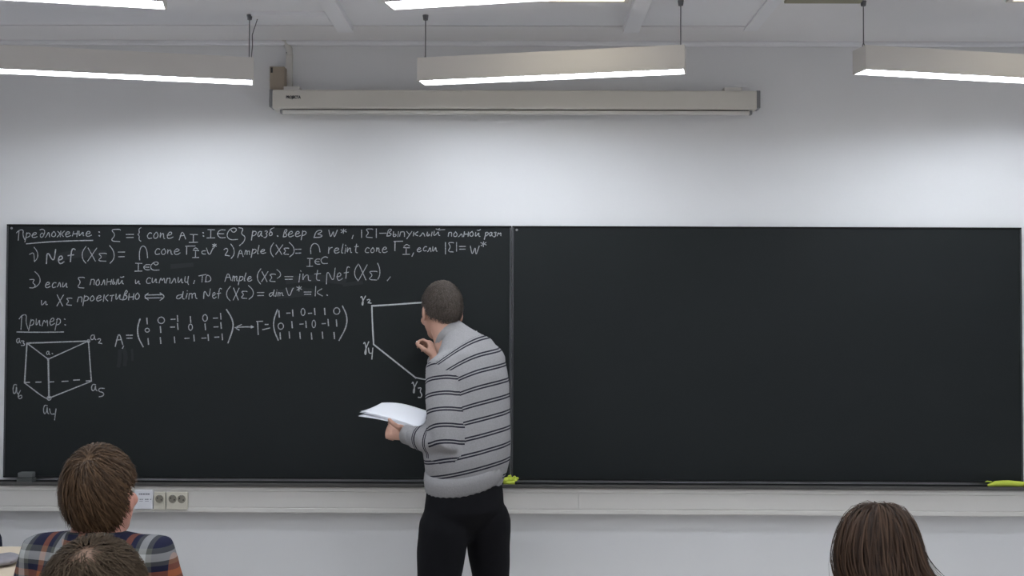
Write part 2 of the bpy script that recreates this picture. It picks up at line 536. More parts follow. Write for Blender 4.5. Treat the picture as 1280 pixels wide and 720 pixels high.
class Chalk:
    def __init__(s, w=1.02): s.parts = []; s.w = w; s.k = 0; s.under = False

    def stroke(s, P, w=None, smooth=True):
        w = w or s.w
        P = chaikin(P, 2) if smooth else [np.array(p, float) for p in P]
        s.k += 1
        yy = (-.0005 - .00005 * (s.k % 12)) if not s.under else -.0002 - .00002 * (s.k % 8)
        W = [at_y(p[0], p[1], yy) for p in P]
        ww = [w * PX2M * (0.85 + 0.3 * random.random()) for _ in W]
        # square the stroke ends slightly
        d0 = unit(W[0] - W[1]) * w * PX2M * .3; d1 = unit(W[-1] - W[-2]) * w * PX2M * .3
        W[0] = W[0] + d0; W[-1] = W[-1] + d1
        xs = [p[0] for p in P]; ys = [p[1] for p in P]
        s.parts.append(((min(xs) - w / 2, max(xs) + w / 2, min(ys) - w / 2, max(ys) + w / 2), W, ww))

    def sym(s, ch, x0, x1, yt, yb, w=None):
        st = G[ch]
        xs = [p[0] for t in st for p in t]; ys = [p[1] for t in st for p in t]
        ax, bx, ay, by = min(xs), max(xs), min(ys), max(ys)
        if bx - ax < 1e-6: bx = ax + 1
        if by - ay < 1e-6: by = ay + 1
        for t in st:
            s.stroke([(x0 + (p[0] - ax) / (bx - ax) * (x1 - x0), yb - (p[1] - ay) / (by - ay) * (yb - yt)) for p in t], w)
        return s

    def word(s, text, x0, x1, y0, y1, xh, w=None):
        adv = []
        for ch in text:
            xs = [p[0] for t in G[ch] for p in t]
            adv.append(max(xs) - min(xs) + .22)
        tot = sum(adv) - .22
        k = (x1 - x0) / tot
        x = 0
        for ch, a in zip(text, adv):
            xm = min(p[0] for t in G[ch] for p in t)
            j = random.uniform(-.07, .07) * xh; sc = random.uniform(.9, 1.12)
            for t in G[ch]:
                P = []
                for p in t:
                    X = x0 + (x + p[0] - xm) * k
                    yb = y0 + (y1 - y0) * (X - x0) / (x1 - x0)
                    P.append((X + .16 * p[1] * xh + random.gauss(0, .035) * xh, yb - p[1] * xh * sc + j + random.gauss(0, .035) * xh))
                s.stroke(P, w)
            x += a
        return s

    def dot(s, x, y):
        s.stroke([(x - .5, y - .3), (x + .5, y + .3)], 1.3); return s

    def build(s, name, material, label=None, piece='chalk_word', gap=1.7):
        """strokes that touch or nearly touch make one word; each word is a mesh of its own"""
        n = len(s.parts); par = list(range(n))
        def find(i):
            while par[i] != i: i = par[i]
            return i
        for i in range(n):
            a = s.parts[i][0]
            for j in range(i):
                b = s.parts[j][0]
                if a[0] - gap < b[1] + gap and b[0] - gap < a[1] + gap and a[2] - gap < b[3] + gap and b[2] - gap < a[3] + gap:
                    par[find(i)] = find(j)
        groups = {}
        for i in range(n): groups.setdefault(find(i), []).append(i)
        root = bpy.data.objects.new(name, None); COL.objects.link(root); root.parent = BL; root.empty_display_size = .05
        BASE[root.name] = BASE[BL.name]
        if label: root['label'] = label
        for ids in groups.values():
            m = MB()
            for i in ids: m.ribbon(s.parts[i][1], s.parts[i][2], NRM)
            m.build(piece, material, root, fix=False)
        return root


c = Chalk()
c.sym('П', 20.7, 31, 287, 300.5).word('редложение', 32, 114, 297.2, 295, 6.6)
c.stroke([(33, 304.8), (60, 302.3), (90, 301), (116, 300.5)], 1.3)
c.dot(124, 290).dot(124.2, 294.7).sym('Σ', 137.6, 150.6, 286.5, 302).sym('=', 157.5, 167, 293, 297).sym('{', 172, 176.5, 284.5, 301.5)
c.word('cone', 183, 216, 298.5, 298, 7.5).sym('A', 224, 232, 287.5, 300).sym('I', 236.5, 247, 293, 303).dot(254, 291).dot(254.3, 295)
c.sym('I', 258.6, 268.5, 287, 297.5).sym('∈', 271, 281.5, 287, 297.5).sym('@', 283.5, 297, 285, 300).sym('}', 298.5, 307, 284.5, 307)
c.word('разб', 314.6, 341, 295.8, 295.3, 6.4).dot(347, 295).word('веер', 354, 382, 296, 295.5, 6.2)
c.word('в', 392.5, 402.5, 297, 297, 5.9).sym('W', 411, 421.6, 287.6, 296).sym('*', 426, 433, 286, 292).sym(',', 440, 441.5, 294, 298.5)
c.sym('|', 452, 452.6, 287.5, 297).sym('Σ', 456, 466, 286, 297).sym('|', 470.4, 471, 286, 297).stroke([(474.5, 291.6), (483, 291.4)])
c.word('выпуклый', 483.5, 550, 295.5, 294.8, 5.6).stroke([(548, 287.5), (556, 287)])
c.word('полной', 560, 600, 296, 295.5, 5.6).word('разм', 606, 626, 295.3, 294.8, 5.2)
c.build('chalk_text_line', M_CHALK, 'first line of white chalk handwriting with an underlined heading')
c = Chalk()
c.sym('v1', 37, 43, 315, 326.5).sym(')', 42.5, 47.5, 309, 327).sym('N', 58, 69.5, 312, 329.5, 1.4).sym('e', 72.7, 80, 320, 329.5, 1.4).sym('f', 85, 94, 310.5, 327, 1.4)
c.sym('(', 102.5, 107.5, 308, 329).sym('X', 109.5, 121, 310, 326.5).sym('Σ', 121.6, 133, 316.5, 326.5).sym(')', 137, 143, 307, 329).sym('=', 147.6, 156, 315, 321)
c.sym('∩', 174, 184.5, 307, 325).word('cone', 193, 225, 318.3, 318, 6.8).sym('Γ', 232, 244, 307.5, 318).sym('I', 240.5, 248.5, 313, 322).sym('^', 242, 247, 309.5, 311.5)
c.sym('⊂', 252, 257, 313.5, 317.5).sym('V', 258, 267, 310, 320.5).sym('*', 265.5, 270.5, 304.5, 309.5).sym('2', 280, 287, 310, 320).sym(')', 288.5, 293, 305, 323)
c.sym('A', 297, 304, 310, 322).word('mple', 306, 332, 318, 316.8, 6)
c.sym('(', 338, 342, 303.7, 321).sym('X', 344.5, 353.6, 306, 318).sym('Σ', 353.6, 361, 310, 318).sym(')', 361.5, 368, 303, 321).sym('=', 369, 376.5, 311.5, 316.5)
c.sym('∩', 388, 400, 304, 317).word('relint', 410, 447, 317, 316.5, 6.8).word('cone', 455.5, 484, 316.5, 315.8, 6.4)
c.sym('Γ', 492.5, 503.5, 301.5, 313.5).sym('I', 503.5, 512, 309.5, 318).sym('^', 505, 512, 305, 308).sym(',', 515, 517, 316, 320.5)
c.word('если', 521, 546, 314.5, 314, 6).sym('|', 556.8, 557.5, 303, 317.5).sym('Σ', 559.5, 567, 303, 315).sym('|', 570.7, 571.3, 303, 314).sym('=', 574, 582, 308, 311.5)
c.sym('W', 588, 599, 307.5, 317.5).sym('*', 601, 608, 302, 308.5)
c.sym('I', 168.5, 177.5, 329, 339).sym('∈', 179, 187.5, 330.5, 337.5).sym('@', 188, 199, 327.5, 338)
c.sym('I', 383.5, 391, 323, 333).sym('∈', 393, 400, 323.5, 330.5).sym('C', 401, 409.5, 320.5, 329.7)
c.build('chalk_text_line', M_CHALK, 'second line of white chalk handwriting starting with 1) Nef')
c = Chalk()
c.sym('3', 37, 44.5, 349, 360).sym(')', 43.5, 50.5, 339.5, 359).word('если', 56, 84, 359.3, 359, 7).sym('Σ', 96, 105.5, 346.5, 360).word('полный', 112.7, 154, 356.3, 355.5, 6.8)
c.word('и', 168.5, 175, 355, 355, 5).word('симплиц', 182, 236, 354.5, 353.5, 7).sym(',', 242, 243.3, 350.5, 354.5).sym('то', 248.5, 264, 343, 352.5)
c.sym('A', 281, 289, 339.5, 352).word('mple', 290.5, 315, 351.5, 351, 6.2).sym('(', 321.5, 326, 336, 355).sym('X', 327, 335, 339.5, 352).sym('Σ', 336, 344.4, 342.5, 352).sym(')', 346, 351, 337, 348)
c.sym('=', 356, 366, 345.7, 349.2).word('int', 373.5, 399.5, 352, 351.5, 8.6).sym('N', 408, 419, 335, 355).sym('e', 421, 428, 341, 350.5).sym('f', 430, 437, 333, 348)
c.sym('(', 443, 448, 330, 351).sym('X', 448.5, 459, 331, 350).sym('Σ', 460, 471.5, 339, 350).sym(')', 472, 475, 329, 349).sym(',', 484, 488, 346, 351)
c.build('chalk_text_line', M_CHALK, 'third line of white chalk handwriting starting with 3)')
c = Chalk()
c.word('и', 51, 59, 381.5, 381.5, 6).sym('X', 71, 79.5, 368.5, 382.5).sym('Σ', 82, 90, 372.5, 381.5).word('проективно', 97, 174, 377.5, 374, 7.2).sym('⟺', 180, 206.6, 366, 375.5)
c.word('dim', 219.6, 246, 374.5, 373, 7.2).sym('N', 254.5, 263, 361, 373.5).sym('e', 265.5, 270.3, 365.5, 373).sym('f', 271, 277, 360, 373).sym('(', 283, 288, 358, 376).sym('X', 291.5, 299, 360, 375)
c.sym('Σ', 300.6, 309, 364, 373).sym(')', 310.6, 317, 357, 374).sym('=', 321.5, 330, 365.6, 369.5).word('dim', 336, 354, 371, 370, 5.4).sym('V', 357.7, 367, 360, 372.5)
c.sym('*', 371, 377, 357.5, 364).sym('=', 380, 389, 365, 368).sym('k', 394, 403, 358, 370).dot(409, 369)
c.build('chalk_text_line', M_CHALK, 'fourth line of white chalk handwriting ending in = k')
c = Chalk()
c.sym('П', 24, 35, 393, 412).word('ример', 37, 75, 407.5, 406.5, 8).dot(81, 399).dot(81.4, 406).stroke([(21, 415), (50, 415.4), (79.5, 415)], 1.3)
c.build('chalk_heading', M_CHALK, 'underlined chalk heading above the prism drawing')
c = Chalk(1.4)
a3, a2, a1, a6, a4, a5 = (33.7, 428.9), (110.6, 426.3), (60.3, 449), (30.7, 478.6), (61.3, 497.7), (114.2, 476.6)
for A_, B_, w_ in ((a3, a2, 1.7), (a3, a1, 1.3), (a1, a2, 1.3), (a3, a6, 1.6), (a1, a4, 2.0), (a2, a5, 1.5), (a4, a5, 1.4)):
    c.stroke([A_, B_], w_)
c.stroke([a6, (56, 498), a4], 1.3)
for x0, x1, y0, y1 in ((32, 37, 478, 477.9), (44.6, 51.3, 477.7, 477.5), (62, 67.3, 477.4, 477.2), (77.4, 85, 476.8, 476.4), (92, 99.5, 475.2, 474.8), (107.6, 113.6, 476.2, 475.9)):
    c.stroke([(x0, y0), (x1, y1)], 1.4)
for q, r_ in ((a2, 1.8), (a4, 2.6), (a1, 1.1)):
    c.stroke([(q[0] + r_ * math.cos(t), q[1] + r_ * math.sin(t)) for t in np.linspace(0, 6.4, 10)], 1.1)
for ch, a in (('a', (20.5, 26, 423, 429)), ('3', (26.5, 31, 426, 432)), ('a', (113, 120, 418.5, 425)), ('2', (122, 127.5, 423, 429.5)), ('a', (58, 62.5, 439, 443.5)),
              ('a', (16, 22.5, 480, 493)), ('6', (22.5, 28, 488, 499)), ('a', (114, 121.5, 480, 489)), ('5', (123, 130.5, 485, 496)), ('a', (54, 61, 506, 518)), ('4', (62, 70, 511, 525))):
    c.sym(ch, *a, 1.1)
c.dot(65.5, 442)
c.build('chalk_prism_drawing', M_CHALK, 'chalk drawing of a triangular prism with labelled corners', 'chalk_line', .3)
c = Chalk(1.25)
fx = lambda X, Y: (140 + X / 8, 375 + Y / 8)
c.sym('A', 144, 153.5, 414, 433).sym(',', 153, 154.5, 432.5, 435.5).sym('=', 158, 165.6, 419, 422.8)
c.stroke([fx(280, 190), fx(255, 270), fx(258, 370), fx(312, 468)], 1.5)
c.stroke([fx(1145, 95), fx(1205, 190), fx(1215, 280), fx(1160, 430)], 1.6)
def one(f, X, Y, h=30, w_=1.4): c.stroke([f(X - 2, Y - h), f(X + 3, Y + h)], w_)
def mins(f, X, Y, l=22): c.stroke([f(X - l, Y + 2), f(X + l, Y)], 1.2)
def zero(f, X, Y, rx=26, ry=33): c.stroke([f(X + rx * math.sin(t), Y - ry * math.cos(t)) for t in np.linspace(0, 6.5, 12)], 1.1)
for X, Y in ((350, 210), (655, 185), (785, 195), (1087, 162), (485, 295), (657, 265), (932, 268), (1090, 255), (362, 415), (485, 405), (625, 398), (820, 380), (962, 375), (1102, 368)): one(fx, X, Y)
for X, Y in ((610, 192), (1035, 180), (605, 270), (1040, 268), (750, 382), (920, 380), (1048, 370)): mins(fx, X, Y)
zero(fx, 492, 203, 34, 33); zero(fx, 930, 180, 24, 34); zero(fx, 352, 302, 22, 20); zero(fx, 785, 272, 20, 32)
c.build('chalk_matrix', M_CHALK, 'chalk matrix named A with three rows of six numbers', 'chalk_number', .6)
c = Chalk(1.25)
gx = lambda X, Y: (290 + X / 8, 375 + Y / 8)
c.stroke([gx(30, 276), gx(120, 268), gx(215, 270)], 1.3); c.stroke([gx(95, 245), gx(28, 278), gx(72, 300)], 1.2); c.stroke([gx(190, 258), gx(216, 270), gx(190, 280)], 1.0)
c.stroke([gx(245, 215), gx(308, 212)]); c.stroke([gx(256, 215), gx(262, 345)], 1.4); c.stroke([gx(330, 245), gx(362, 244)]); c.stroke([gx(306, 297), gx(378, 280)])
c.stroke([gx(455, 95), gx(415, 200), gx(418, 300), gx(462, 402)], 1.5); c.stroke([gx(1105, 60), gx(1152, 160), gx(1145, 270), gx(1070, 405)], 1.5)
for X, Y in ((470, 140), (607, 130), (827, 115), (927, 115), (600, 247), (740, 243), (962, 225), (1045, 230), (482, 360), (573, 350), (680, 355), (795, 360), (905, 352), (1022, 355)): one(gx, X, Y, 32)
for X, Y in ((565, 130), (780, 132), (695, 240), (918, 235)): mins(gx, X, Y, 18)
zero(gx, 710, 120, 20, 36); zero(gx, 1047, 110, 32, 34); zero(gx, 488, 262, 28, 32); zero(gx, 818, 240, 18, 38)
c.build('chalk_matrix', M_CHALK, 'chalk matrix after the arrow with a bottom row of ones', 'chalk_number', .6)
c = Chalk(1.8)
c.stroke([(465, 382.4), (495, 380.6), (522, 378.4), (556, 377)], 1.9); c.stroke([(464.8, 382), (465.5, 405), (467, 430)], 1.8); c.stroke([(467, 430.5), (520, 472.5)], 1.9); c.stroke([(519.5, 472), (534, 475), (560, 477)], 1.5)
for ch, a in (('γ', (451, 457, 370, 382)), ('2', (459, 464, 374, 379)), ('γ', (454.6, 461, 427, 444)), ('4', (460.5, 466, 435, 449)), ('γ', (515, 521.5, 477, 492)), ('3', (522.7, 527.5, 484.5, 497))):
    c.sym(ch, *a, 1.25)
c.stroke([(593, 416.5), (596, 414)], 1.2)
c.build('chalk_polygon_drawing', M_CHALKB, 'bright chalk outline of a polygon being drawn, corners lettered', 'chalk_line', .3)
c = Chalk(4); c.under = True
c.stroke([(150, 438), (149.5, 450), (148, 458)], 4.5); c.stroke([(155, 437), (157.5, 445), (156, 456)], 5); c.stroke([(165, 437), (165.5, 450)], 3)
c.stroke([(215, 333), (240, 331)], 6); c.stroke([(360, 350), (400, 347), (430, 351)], 9); c.stroke([(350, 368), (372, 364), (388, 366)], 12); c.stroke([(72, 322), (100, 316), (130, 318)], 10)
c.stroke([(430, 356), (452, 353)], 5)
c.build('chalk_smudge', M_SMUDGE, 'faint smears of rubbed-out chalk', 'chalk_smear', .3)

# ------------------------------------------------------------------ chalk tray, board ledge
TZ1 = BT - 1.228 + .0            # top of trunking
tr = empty('chalk_tray', (0, -.03, TZ1))
MB().box(XL + .2, XR - .2, -.07, .02, TZ1 + .006, TZ1 + .014).build('tray_base', M_TRAY, tr)
MB().box(XL + .2, XR - .2, -.076, -.07, TZ1 + .002, TZ1 + .018).build('front_lip', mat('tray_lip_metal', (0.075, 0.072, 0.07), .4, .5, metal=.3), tr, bevel=.002)
tag(tr, 'long dark metal chalk tray under both chalkboard panels', 'tray')

# ------------------------------------------------------------------ wall trunking
TY0, TY1 = -.062, WY - .001
TZ0 = BT - 1.3492
tk = empty('cable_trunking', (0, -.02, TZ0))
tm = MB()
tm.box(XL + .01, XR - .01, TY0 + .004, TY1, TZ0 + .004, TZ1 - .004)
tm.build('trunking_body', M_PVC, tk)
MB().box(XL + .01, XR - .01, TY0, TY0 + .03, TZ1 - .022, TZ1).build('top_edge', M_PVC, tk, bevel=.004)
MB().box(XL + .01, XR - .01, TY0, TY0 + .03, TZ0, TZ0 + .022).build('bottom_edge', M_PVC, tk, bevel=.004)
xs235 = at_y(235.5, 625, TY0)[0]; xs723 = at_y(723, 627, TY0)[0]; xs168 = at_y(168, 625, TY0)[0]
for a, b_ in ((XL + .012, xs168 - .002), (xs235 + .003, xs723 - .0015), (xs723 + .0015, XR - .012)):
    MB().box(a, b_, TY0 + .0015, TY0 + .02, TZ0 + .0245, TZ1 - .0245).build('trunking_lid', M_PVC2, tk, bevel=.0015)
tag(tk, 'long white plastic cable trunking running along the wall below the chalkboard', 'cable trunking')

# sockets
M_SOCK = mat('socket_ivory', (0.56, 0.53, 0.45), .4, .5)
M_SOCKIN = mat('socket_recess', (0.20, 0.185, 0.15), .5, .4)


def socket(name, pxa, pxb, pya, pyb, holes, label):
    A = at_y(pxa, pyb, TY0); B = at_y(pxb, pya, TY0)
    x0, x1, z0, z1 = A[0], B[0], A[2], B[2]
    r = empty(name, ((x0 + x1) / 2, TY0, z0))
    # plate with round openings
    bm = bmesh.new()
    yf = TY0 - .008
    R_ = .0195
    MB().box(x0, x1, yf, TY0 + .006, z0, z1).build('cover_plate', M_SOCK, r, bevel=.002)
    for px, py in holes:
        cpt = at_y(px, py, yf)
        cx, cz = cpt[0], cpt[2]
        rm = MB(); seg = 24
        ro, ri, d = R_ + .0022, R_, .0
        i0 = 0
        ringm = MB()
        for (rr, yy) in ((ro, yf - .0002), (ro - .0005, yf - .0022), (ri, yf - .0022), (ri - .0005, yf - .0003)):
            for k in range(seg):
                t = 2 * math.pi * k / seg
                ringm.v.append((cx + rr * math.cos(t), yy, cz + rr * math.sin(t)))
        for j in range(3):
            for k in range(seg):
                k2 = (k + 1) % seg
                ringm.f.append((j * seg + k, j * seg + k2, (j + 1) * seg + k2, (j + 1) * seg + k))
        ringm.build('socket_rim', M_SOCK, r, smooth=True)
        w = MB(); w.tube([(cx, yf + .001, cz), (cx, yf - .0008, cz)], [ri, ri], 24)
        wo = w.build('socket_well', M_SOCKIN, r)
        for q in (-1, 1):
            MB().tube([(cx + q * .0088, yf, cz - q * .004), (cx + q * .0088, yf - .0014, cz - q * .004)], [.0034, .0034], 10).build('pin_hole', M_DARK, wo)
        MB().box(cx - .003, cx + .003, yf - .0016, yf, cz + .0145, cz + .0185).build('earth_clip', M_METAL, wo)
    tag(r, label, 'socket')
    return r


socket('wall_socket', 193.0, 207.2, 615.0, 637.0, [(199.3, 623.7)], 'single ivory power socket on the trunking beside a white printed plate')
socket('double_wall_socket', 208.6, 235.0, 615.2, 636.6, [(215.7, 623.7), (226.9, 623.9)], 'double ivory power socket on the trunking, rightmost of the outlets')
A = at_y(168.8, 636, TY0); B = at_y(191.8, 612, TY0)
r = empty('notice_plate', ((A[0] + B[0]) / 2, TY0, A[2]))
MB().box(A[0], B[0], TY0 - .01, TY0 + .006, A[2], B[2]).build('plate', mat('white_plate', (.68, .68, .72), .4, .4), r, bevel=.002)
M_INK = mat('grey_ink', (.16, .16, .19), .7, .2)
pm = MB()
def bar(px0, px1, py, h=.7):
    a = at_y(px0, py + h, TY0 - .0104); b_ = at_y(px1, py - h, TY0 - .0104)
    pm.box(a[0], b_[0], TY0 - .0106, TY0 - .0098, a[2], b_[2])
for a in ((173.5, 175), (175.5, 178), (178.6, 181), (181.6, 184), (184.4, 187)): bar(a[0], a[1], 617.6, .8)
for a in ((171.5, 173), (174.5, 176.2), (176.8, 178.6), (181.2, 183), (183.4, 185.6), (187.6, 189)): bar(a[0], a[1], 624.2, .55)
for a in ((174, 178.6), (181, 186)): bar(a[0], a[1], 626.4, .25)
pm.build('printed_lettering', M_INK, r)
tag(r, 'white plate with tiny grey print on the trunking left of the sockets', 'notice plate')

# ------------------------------------------------------------------ things on the tray
TT = TZ1 + .014
A = at_y(22.5, 600, -.045); B = at_y(42, 592.5, -.045)
r = empty('board_eraser', ((A[0] + B[0]) / 2, -.04, TT))
MB().box(A[0], B[0], -.062, -.012, TT, TT + .018).build('felt_pad', mat('grey_felt', (.075, .08, .08), .95, .1), r, bevel=.003)
MB().box(A[0] + .002, B[0] - .002, -.058, -.016, TT + .018, TT + .045).build('grip', mat('grey_grip', (.10, .105, .105), .7, .3), r, bevel=.006)
tag(r, 'small grey chalkboard eraser on the tray at the left end', 'eraser')

M_LIME = mat('lime_cloth', (.50, .58, .08), .8, .2, noise=.25, nscale=30, bump=.5, bscale=60)


def cloth_roll(p0, p1, r0, label, n=14, tip=True):
    mb = MB()
    pts, rad = [], []
    for i in range(n):
        t = i / (n - 1)
        p = np.array(p0) * (1 - t) + np.array(p1) * t
        rr = r0 * (1 + .12 * math.sin(9 * t + 1) + .06 * math.sin(31 * t))
        if tip and t < .12: rr *= .45 + t / .12 * .55
        p = p + np.array([0, .002 * math.sin(7 * t), rr])
        pts.append(p); rad.append((rr, rr))
    mb.tube(pts, rad, 14, caps='round')
    base = (np.array(p0) + np.array(p1)) / 2
    o = mb.build('cleaning_cloth', M_LIME, None, base=tuple(base), smooth=True)
    tag(o, label, 'cloth')
    return o


a = at_y(1236, 604, -.045); 
cl = cloth_roll((a[0], -.045, TT), (a[0] + .42, -.043, TT), .0145, 'lime green rolled cleaning cloth on the tray at the right end')
fl = MB().tube([(a[0] + .012, -.045, TT + .022), (a[0] - .006, -.047, TT + .026), (a[0] - .017, -.048, TT + .023)], [(.008, .003), (.007, .0025), (.003, .0015)], 8, caps='round').build('folded_corner', M_LIME, cl, smooth=True)
a = at_y(641.5, 600, -.04)
mb = MB()
for i, (dx, dz, r_) in enumerate(((-.035, .02, .018), (-.018, .028, .015), (-.004, .026, .012), (.008, .022, .010), (.017, .031, .0085), (.006, .040, .006), (-.016, .044, .008))):
    mb.ellipsoid((a[0] + dx, -.042 + .004 * (i % 3), TT + dz * .8 + .002), np.eye(3), (r_ * 1.15, r_, r_ * .8), 14, 8)
mb.box(a[0] - .045, a[0] + .008, -.058, -.026, TT, TT + .016)
tag(mb.build('crumpled_cloth', M_LIME, None, base=(a[0], -.04, TT), smooth=True), 'crumpled lime green cloth on the tray beside the lecturer', 'cloth')

# ------------------------------------------------------------------ projection screen case
def wx(px, y=-.06): return at_y(px, 125, y)[0]
def wz(px, py, y=-.06): return at_y(px, py, y)[2]
SY = -.085
zt, zb_ = wz(645, 112.5, SY), wz(645, 136, SY)
x0, x1 = wx(340, SY), wx(946.5, SY)
sc_ = empty('projection_screen', ((x0 + x1) / 2, -.03, zb_))
MB().box(x0, x1, SY, WY - .02, zb_, zt).build('case', M_SCREEN, sc_, bevel=.008)
for q, s_ in ((wx(336, SY), wx(340.5, SY)), (wx(946, SY), wx(951, SY))):
    MB().box(q, s_, SY + .006, WY - .02, zb_ + .008, zt + .002).build('end_cap', M_GREYPL, sc_, bevel=.003)
zb2 = wz(645, 142.5, SY + .02)
MB().box(wx(351, SY), wx(938, SY), SY + .015, SY + .045, zb2, zb_ - .005).build('pull_bar', M_SCREEN2, sc_, bevel=.003)
for q in (wx(938, SY), wx(350, SY) - .003):
    MB().box(q, q + .012, SY + .013, SY + .047, zb2, zb_ - .004).build('bar_end', M_GREYPL, sc_, bevel=.002)
MB().box(wx(352, SY), wx(937, SY), SY + .025, SY + .033, zb_ - .006, zb_ + .002).build('screen_fabric_edge', M_DARK, sc_)
for pa, pb in ((353.5, 373), (906, 928)):
    MB().box(wx(pa, SY), wx(pb, SY), -.07, WY, zt, zt + .018).build('wall_bracket', M_SCREEN2, sc_, bevel=.002)
tc_ = bpy.data.curves.new('txt', 'FONT'); tc_.body = 'PROJECTA'; tc_.size = .021; tc_.extrude = .0004; tc_.offset = .0011
to = bpy.data.objects.new('txt', tc_); COL.objects.link(to)
bpy.context.view_layer.update()
tme = bpy.data.meshes.new_from_object(to.evaluated_get(bpy.context.evaluated_depsgraph_get()))
bpy.data.objects.remove(to, do_unlink=True)
vx = np.array([v.co for v in tme.vertices]); wlen = vx[:, 0].max() - vx[:, 0].min()
kx = (wx(376, SY) - wx(357.5, SY)) / wlen
bz = wz(366, 123, SY) - zb_
for v in tme.vertices:
    x, y, z = v.co
    v.co = (wx(357.5, SY) + x * kx - BASE[sc_.name][0], SY - .0005 - z - BASE[sc_.name][1], bz + y * .85)
link('maker_lettering', tme, mat('black_ink', (.03, .03, .035), .6, .3), sc_)
tag(sc_, 'long ivory rolled-up projection screen case fixed high on the wall', 'projection screen')

# control box and conduit over the screen
bx0, bx1 = at_y(337, 95, -.05)[0], at_y(355.5, 95, -.05)[0]
bz0, bz1 = zt + .0, at_y(345, 83, -.05)[2]
r = empty('control_box', ((bx0 + bx1) / 2, -.01, bz0))
MB().box(bx0, bx1, -.05, WY, bz0 + .003, bz1).build('box_body', mat('beige_brown_box', (.36, .30, .24), .55, .3), r, bevel=.003)
a = at_y(338.5, 91, -.05); b_ = at_y(341, 84.5, -.05)
MB().box(a[0], b_[0], -.0525, -.049, a[2], b_[2]).build('indicator_slot', M_DARK, r)
tag(r, 'small beige-brown electric box standing above the left end of the screen case', 'box')
r = empty('cable_conduit', (wx(361, 0), 0, zt + .018))
cz0 = zt + .019
MB().box(at_y(357, 80, 0)[0], at_y(365, 80, 0)[0], WY - .022, WY, cz0, at_y(360, 66, 0)[2]).build('conduit', M_SCREEN2, r, bevel=.002)
e0 = at_y(361, 66, 0); e1 = at_y(356, 48, 0)
MB().tube([(e0[0], WY - .012, e0[2] - .01), (e0[0], WY - .014, e0[2] + .02), (e0[0] - .02, WY - .016, e1[2] - .012), (e0[0] - .045, WY - .018, e1[2] + .01)], [.016, .016, .015, .014], 10).build('elbow', M_SCREEN2, r, smooth=True)
a = at_y(357.6, 66.5, 0); b_ = at_y(362.5, 65, 0)
MB().box(a[0], b_[0], WY - .0245, WY - .02, a[2], b_[2]).build('dark_clip', M_DARK, r)
tag(r, 'white vertical cable conduit between the ceiling and the screen case', 'conduit')
#PEOPLE
# ------------------------------------------------------------------ people toolkit
def remesh(mb, voxel, smooth_it=6, factor=.5):
    me = mb.mesh('tmp', (0, 0, 0), False)
    o = bpy.data.objects.new('tmp', me); COL.objects.link(o)
    r = o.modifiers.new('r', 'REMESH'); r.mode = 'VOXEL'; r.voxel_size = voxel; r.adaptivity = 0
    if smooth_it:
        sm = o.modifiers.new('s', 'SMOOTH'); sm.iterations = smooth_it; sm.factor = factor
    dg = bpy.context.evaluated_depsgraph_get(); dg.update()
    out = bpy.data.meshes.new_from_object(o.evaluated_get(dg))
    bpy.data.objects.remove(o, do_unlink=True)
    n = len(out.vertices)
    V = np.empty(n * 3); out.vertices.foreach_get('co', V); V = V.reshape(-1, 3)
    N = np.empty(n * 3); out.vertices.foreach_get('normal', N); N = N.reshape(-1, 3)
    return out, V, N


def finish(me, V, name, material, parent, base):
    me.vertices.foreach_set('co', (V - np.asarray(base)).ravel())
    me.polygons.foreach_set('use_smooth', [True] * len(me.polygons))
    me.name = name
    me.materials.clear()
    me.update()
    o = link(name, me, material, parent, base)
    return o


def face_centres(me, V):
    n = len(me.polygons)
    li = np.empty(len(me.loops), int); me.loops.foreach_get('vertex_index', li)
    ls = np.empty(n, int); me.polygons.foreach_get('loop_start', ls)
    lt = np.empty(n, int); me.polygons.foreach_get('loop_total', lt)
    fid = np.repeat(np.arange(n), lt)
    C = np.zeros((n, 3)); np.add.at(C, fid, V[li]); C /= lt[:, None]
    return C, li, fid


def seg_dist(P, a, b):
    a, b = np.asarray(a, float), np.asarray(b, float)
    ab = b - a; L2 = ab @ ab
    t = np.clip((P - a) @ ab / L2, 0, 1)
    q = a + t[:, None] * ab
    return np.linalg.norm(P - q, axis=1), t * math.sqrt(L2)


def wrinkle(V, N, amp, scale, seed=0, stretch=(1, 1, 1)):
    out = V.copy()
    st = np.asarray(stretch)
    for i in range(len(V)):
        p = Vector(tuple(V[i] * scale * st)) + Vector((seed, seed * 1.7, 0))
        out[i] += N[i] * amp * (mnoise.noise(p) + .5 * mnoise.noise(p * 2.1))
    return out


def axes(yaw, pitch=0.0, roll=0.0):
    """rows: right, forward, up.  yaw>0 turns left (counter-clockwise from above), pitch>0 leans forward/down"""
    r = np.array([math.cos(yaw), math.sin(yaw), 0]); f = np.array([-math.sin(yaw), math.cos(yaw), 0]); u = np.array([0, 0, 1.])
    f2 = f * math.cos(pitch) - u * math.sin(pitch); u2 = u * math.cos(pitch) + f * math.sin(pitch)
    r2 = r * math.cos(roll) + u2 * math.sin(roll); u3 = u2 * math.cos(roll) - r * math.sin(roll)
    return np.array([r2, f2, u3])


